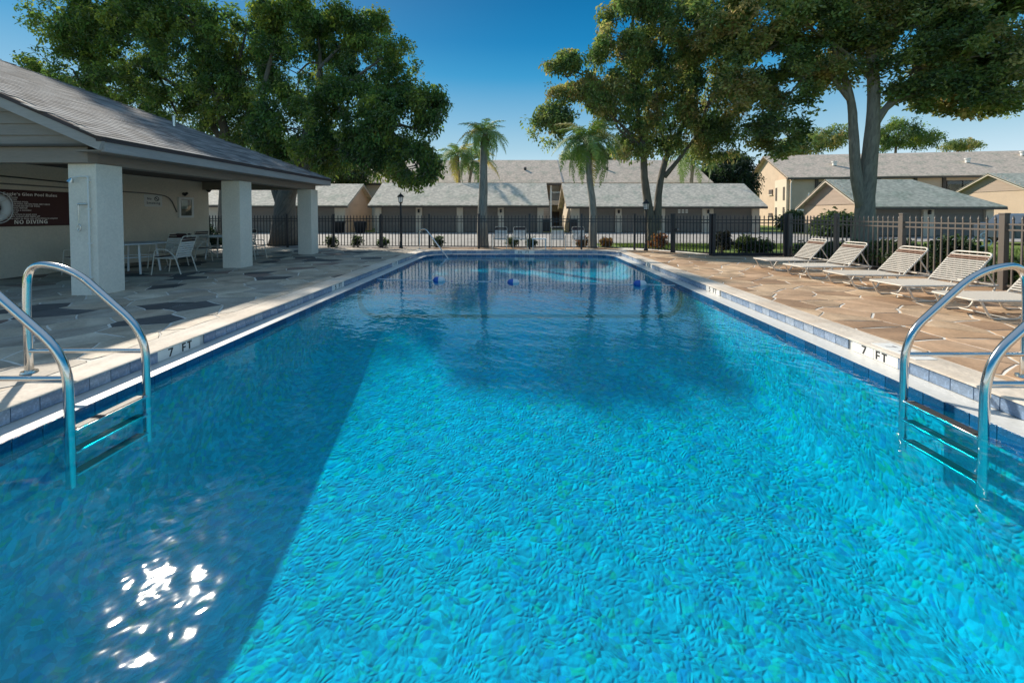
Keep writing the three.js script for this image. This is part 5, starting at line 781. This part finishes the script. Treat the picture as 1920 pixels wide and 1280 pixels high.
function palm(o) {
  const t = thing('palm_tree', o.label, 'palm', [o.base[0], -0.05, o.base[1]], 0, 'palms around the pool'), b = V(o.base[0], -0.05, o.base[1]), tr = o.trunk.map(([x, y, z]) => pix(x, y, z).sub(b)), r = rngOf(o.seed), top = tr[tr.length - 1];
  obj('trunk', taper([LV(0, -0.02, 0), ...tr], o.r[0], o.r[1], 26, 14, 0.04, 0.15), M.palmTrunk, t);
  obj('crownshaft', taper([top.clone().add(LV(0, -0.15, 0)), top.clone().add(LV(0, 0.1, 0)), top.clone().add(LV(0, 0.35, 0))], o.r[1] * 1.35, o.r[1] * 0.7, 8, 10, 0.25), M.boot, t);
  for (let i = 0; i < o.n; i++) { const k = i / o.n, m = obj('frond', fronds[k < 0.3 ? 0 : k < 0.7 ? 1 : 2], r() < o.yellow ? M.frondYellow : M.frond, t); m.position.copy(top).add(LV(0, 0.25, 0)); m.rotation.order = 'YXZ'; m.rotation.set(rr(-0.3, 0.3, r), i * 2.4 + rr(-0.3, 0.3, r), lerp(0.95, -0.55, k)); m.scale.setScalar(o.size * rr(0.85, 1.1, r)); }
}
palm({ label: 'palm with stout straight grey trunk at the far end of the pool', base: [-1.6, 17.95], trunk: [[904, 420, 17.9], [906, 360, 17.9], [907, 300, 17.9], [908, 268, 17.9]], r: [0.23, 0.15], n: 26, seed: 61, yellow: 0.12, size: 0.68 });
palm({ label: 'leaning slender palm with long drooping fronds by the chairs', base: [3.08, 17.6], trunk: [[1112, 420, 17.6], [1111, 380, 17.6], [1105, 335, 17.6], [1103, 285, 17.6]], r: [0.17, 0.12], n: 30, seed: 62, yellow: 0.14, size: 1.0 });
palm({ label: 'small palm rising behind the garage roof near the stout palm', base: [-6.1, 41.3], trunk: [[860, 345, 41.3], [857, 300, 41.3]], r: [0.26, 0.2], n: 16, seed: 63, yellow: 0.3, size: 1.6 });
palm({ label: 'thin leaning palm behind the garage roof near the stout palm', base: [-5.3, 41.6], trunk: [[880, 345, 41.6], [886, 310, 41.6]], r: [0.17, 0.13], n: 14, seed: 64, yellow: 0.15, size: 1.6 });
palm({ label: 'palm with pale thin trunk behind the second garage roof', base: [17.2, 41.8], trunk: [[1296, 340, 41.8], [1300, 298, 41.8]], r: [0.2, 0.16], n: 16, seed: 65, yellow: 0.05, size: 1.9 });
// ---------- shrubs ----------
function shrub(x, z, w, h, n, label, tints, seed, group = 'shrubs along the fences', spray = shrubSpray, scale = [0.7, 1.2]) {
  const t = thing('shrub', label, 'shrub', [x, -0.03, z], 0, group), r = rngOf(seed), g = []; for (let i = 0; i < 6; i++) g.push(taper([LV(0, 0, 0), LV(rr(-0.2, 0.2, r) * w, h * 0.5, rr(-0.2, 0.2, r) * w), LV(rr(-0.4, 0.4, r) * w, h * 0.85, rr(-0.4, 0.4, r) * w)], 0.015, 0.006, 5, 4, 0)); obj('stems', g, M.bark, t).userData.kind = 'stuff';
  foliage(t, 'leaves', spray, [{ c: V(x, h * 0.55, z), rad: [w / 2, h * 0.5, w / 2], n }], tints, seed, V(x, -0.03, z), 0.02, scale);
}
const HEDGE = [[0.03, 0.07, 0.02], [0.06, 0.11, 0.025], [0.11, 0.16, 0.03]], RED = [[0.05, 0.03, 0.015], [0.25, 0.06, 0.02], [0.34, 0.13, 0.03], [0.12, 0.10, 0.02]];
[[9.75, 12.6], [9.8, 11.6], [9.75, 10.5], [9.85, 9.4], [9.75, 8.3], [9.9, 7.2], [9.8, 6.3], [9.85, 5.3], [9.75, 13.5]].forEach(([x, z], i) => shrub(x, z, 0.95 + 0.2 * (i % 3), 0.5 + 0.12 * (i % 4), 260, 'low green shrub in the fence bed, ' + ['behind the gap before the first lounger', 'just past the first lounger head', 'behind the first lounger', 'behind the second lounger', 'behind the third lounger', 'behind the fourth lounger', 'between the fourth and fifth lounger', 'behind the last two loungers', 'at the dark corner post'][i], HEDGE, 500 + i, 'shrubs behind the lounger fence'));
shrub(10.5, 6.9, 1.5, 1.5, 420, 'tall leafy bush behind the bronze fence post', HEDGE, 521, 'tall bushes behind the lounger fence', wideSpray, [0.7, 1.1]); shrub(10.9, 5.6, 1.6, 1.7, 420, 'taller leafy bush at the near end of the bronze fence', HEDGE, 522, 'tall bushes behind the lounger fence', wideSpray, [0.7, 1.1]);
shrub(8.2, 15.1, 0.7, 0.62, 130, 'small green shrub in the bed by the fence corner', HEDGE, 531); shrub(7.35, 15.2, 0.75, 0.72, 150, 'dark purplish shrub outside the gate', [[0.02, 0.02, 0.015], [0.04, 0.03, 0.02], [0.05, 0.06, 0.02]], 532); shrub(8.8, 15.1, 0.8, 0.5, 140, 'low green shrub under the fence corner post', HEDGE, 536);
shrub(5.75, 17.6, 0.75, 0.55, 150, 'orange red croton bush by the lamp post', RED, 533); shrub(2.75, 18.15, 0.5, 0.42, 70, 'small reddish plant outside the fence by the leaning palm', RED, 534); shrub(3.75, 17.95, 0.5, 0.4, 70, 'small bronze plant outside the fence past the leaning palm', RED, 535);
[[-13.2, 18.0, 1.6, 0.55, 260], [-12.3, 18.0, 1.1, 0.45, 180], [-14.3, 18.2, 1.5, 1.3, 300]].forEach(([x, z, w, h, n], i) => shrub(x, z, w, h, n, ['dark spreading bush inside the fence behind the middle column', 'low dark bush at the foot of the oak', 'tall leafy bush at the pavilion far corner'][i], [[0.015, 0.035, 0.012], [0.03, 0.06, 0.018], [0.06, 0.10, 0.02]], 540 + i, 'bushes by the oak'));
[[-9.6, 18.55], [-8.4, 18.5], [-7.2, 18.4], [-6.1, 18.4], [-3.6, 18.3], [-0.3, 18.0], [0.5, 18.0]].forEach(([x, z], i) => shrub(x, z, 0.42, 0.36 + 0.05 * (i % 3), 46, 'small sparse plant outside the far fence, ' + ['by the column at the pavilion end', 'second along from the pavilion end', 'midway between pavilion and lamp post', 'just before the lamp post', 'between the handrail and stout palm', 'behind the chair by the stout palm', 'behind the second chair from the stout palm'][i], HEDGE, 550 + i, 'small plants along the far fence'));
[[20.6, 27], [21.6, 28.5], [23.4, 35.5], [24.4, 36]].forEach(([x, z], i) => shrub(x, z, 2.4, i > 1 ? 1.5 : 1.3, 420, ['round bush before the corner of the siding gable garage', 'round bush against the siding gable wall', 'clipped dark hedge at the open end of the slat patio fence', 'clipped dark hedge touching the slat patio fence'][i], HEDGE, 570 + i, i > 1 ? 'hedges by the patio' : 'bushes by the siding garage', wideSpray, [1, 1.6]));
{ // grass blades where the lawn shows between the pickets
  const g = new THREE.BufferGeometry(); g.setAttribute('position', new THREE.Float32BufferAttribute([-0.012, 0, 0, 0.012, 0, 0, 0.02, 0.1, 0.03], 3)); g.setIndex([0, 1, 2]); g.computeVertexNormals();
  const r = rngOf(700), n = 16000, im = new THREE.InstancedMesh(g, M.leaf, n), q = new THREE.Quaternion(), e = new THREE.Euler(); for (let i = 0; i < n; i++) { const a = i < 7000, x = a ? rr(4.6, 12, r) : rr(10.8, 21, r), z = a ? rr(17.5, 20.6, r) : rr(11, 20.4, r); im.setMatrixAt(i, new THREE.Matrix4().compose(V(x, -0.05, z), q.setFromEuler(e.set(0, r() * 6.28, rr(-0.3, 0.3, r))).clone(), new THREE.Vector3(1, rr(0.6, 1.3, r), 1))); const b = rr(0.7, 1.3, r); im.setColorAt(i, C(0.13 * b, 0.19 * b, 0.035 * b)); }
  im.name = 'grass'; tag(im, 'short green grass around the trees outside the fence', 'grass', null, 'stuff'); scene.add(im);
}

scene.traverse((o) => { if (o.isMesh) { o.castShadow = true; o.receiveShadow = true; } });
renderer.render(scene, camera);
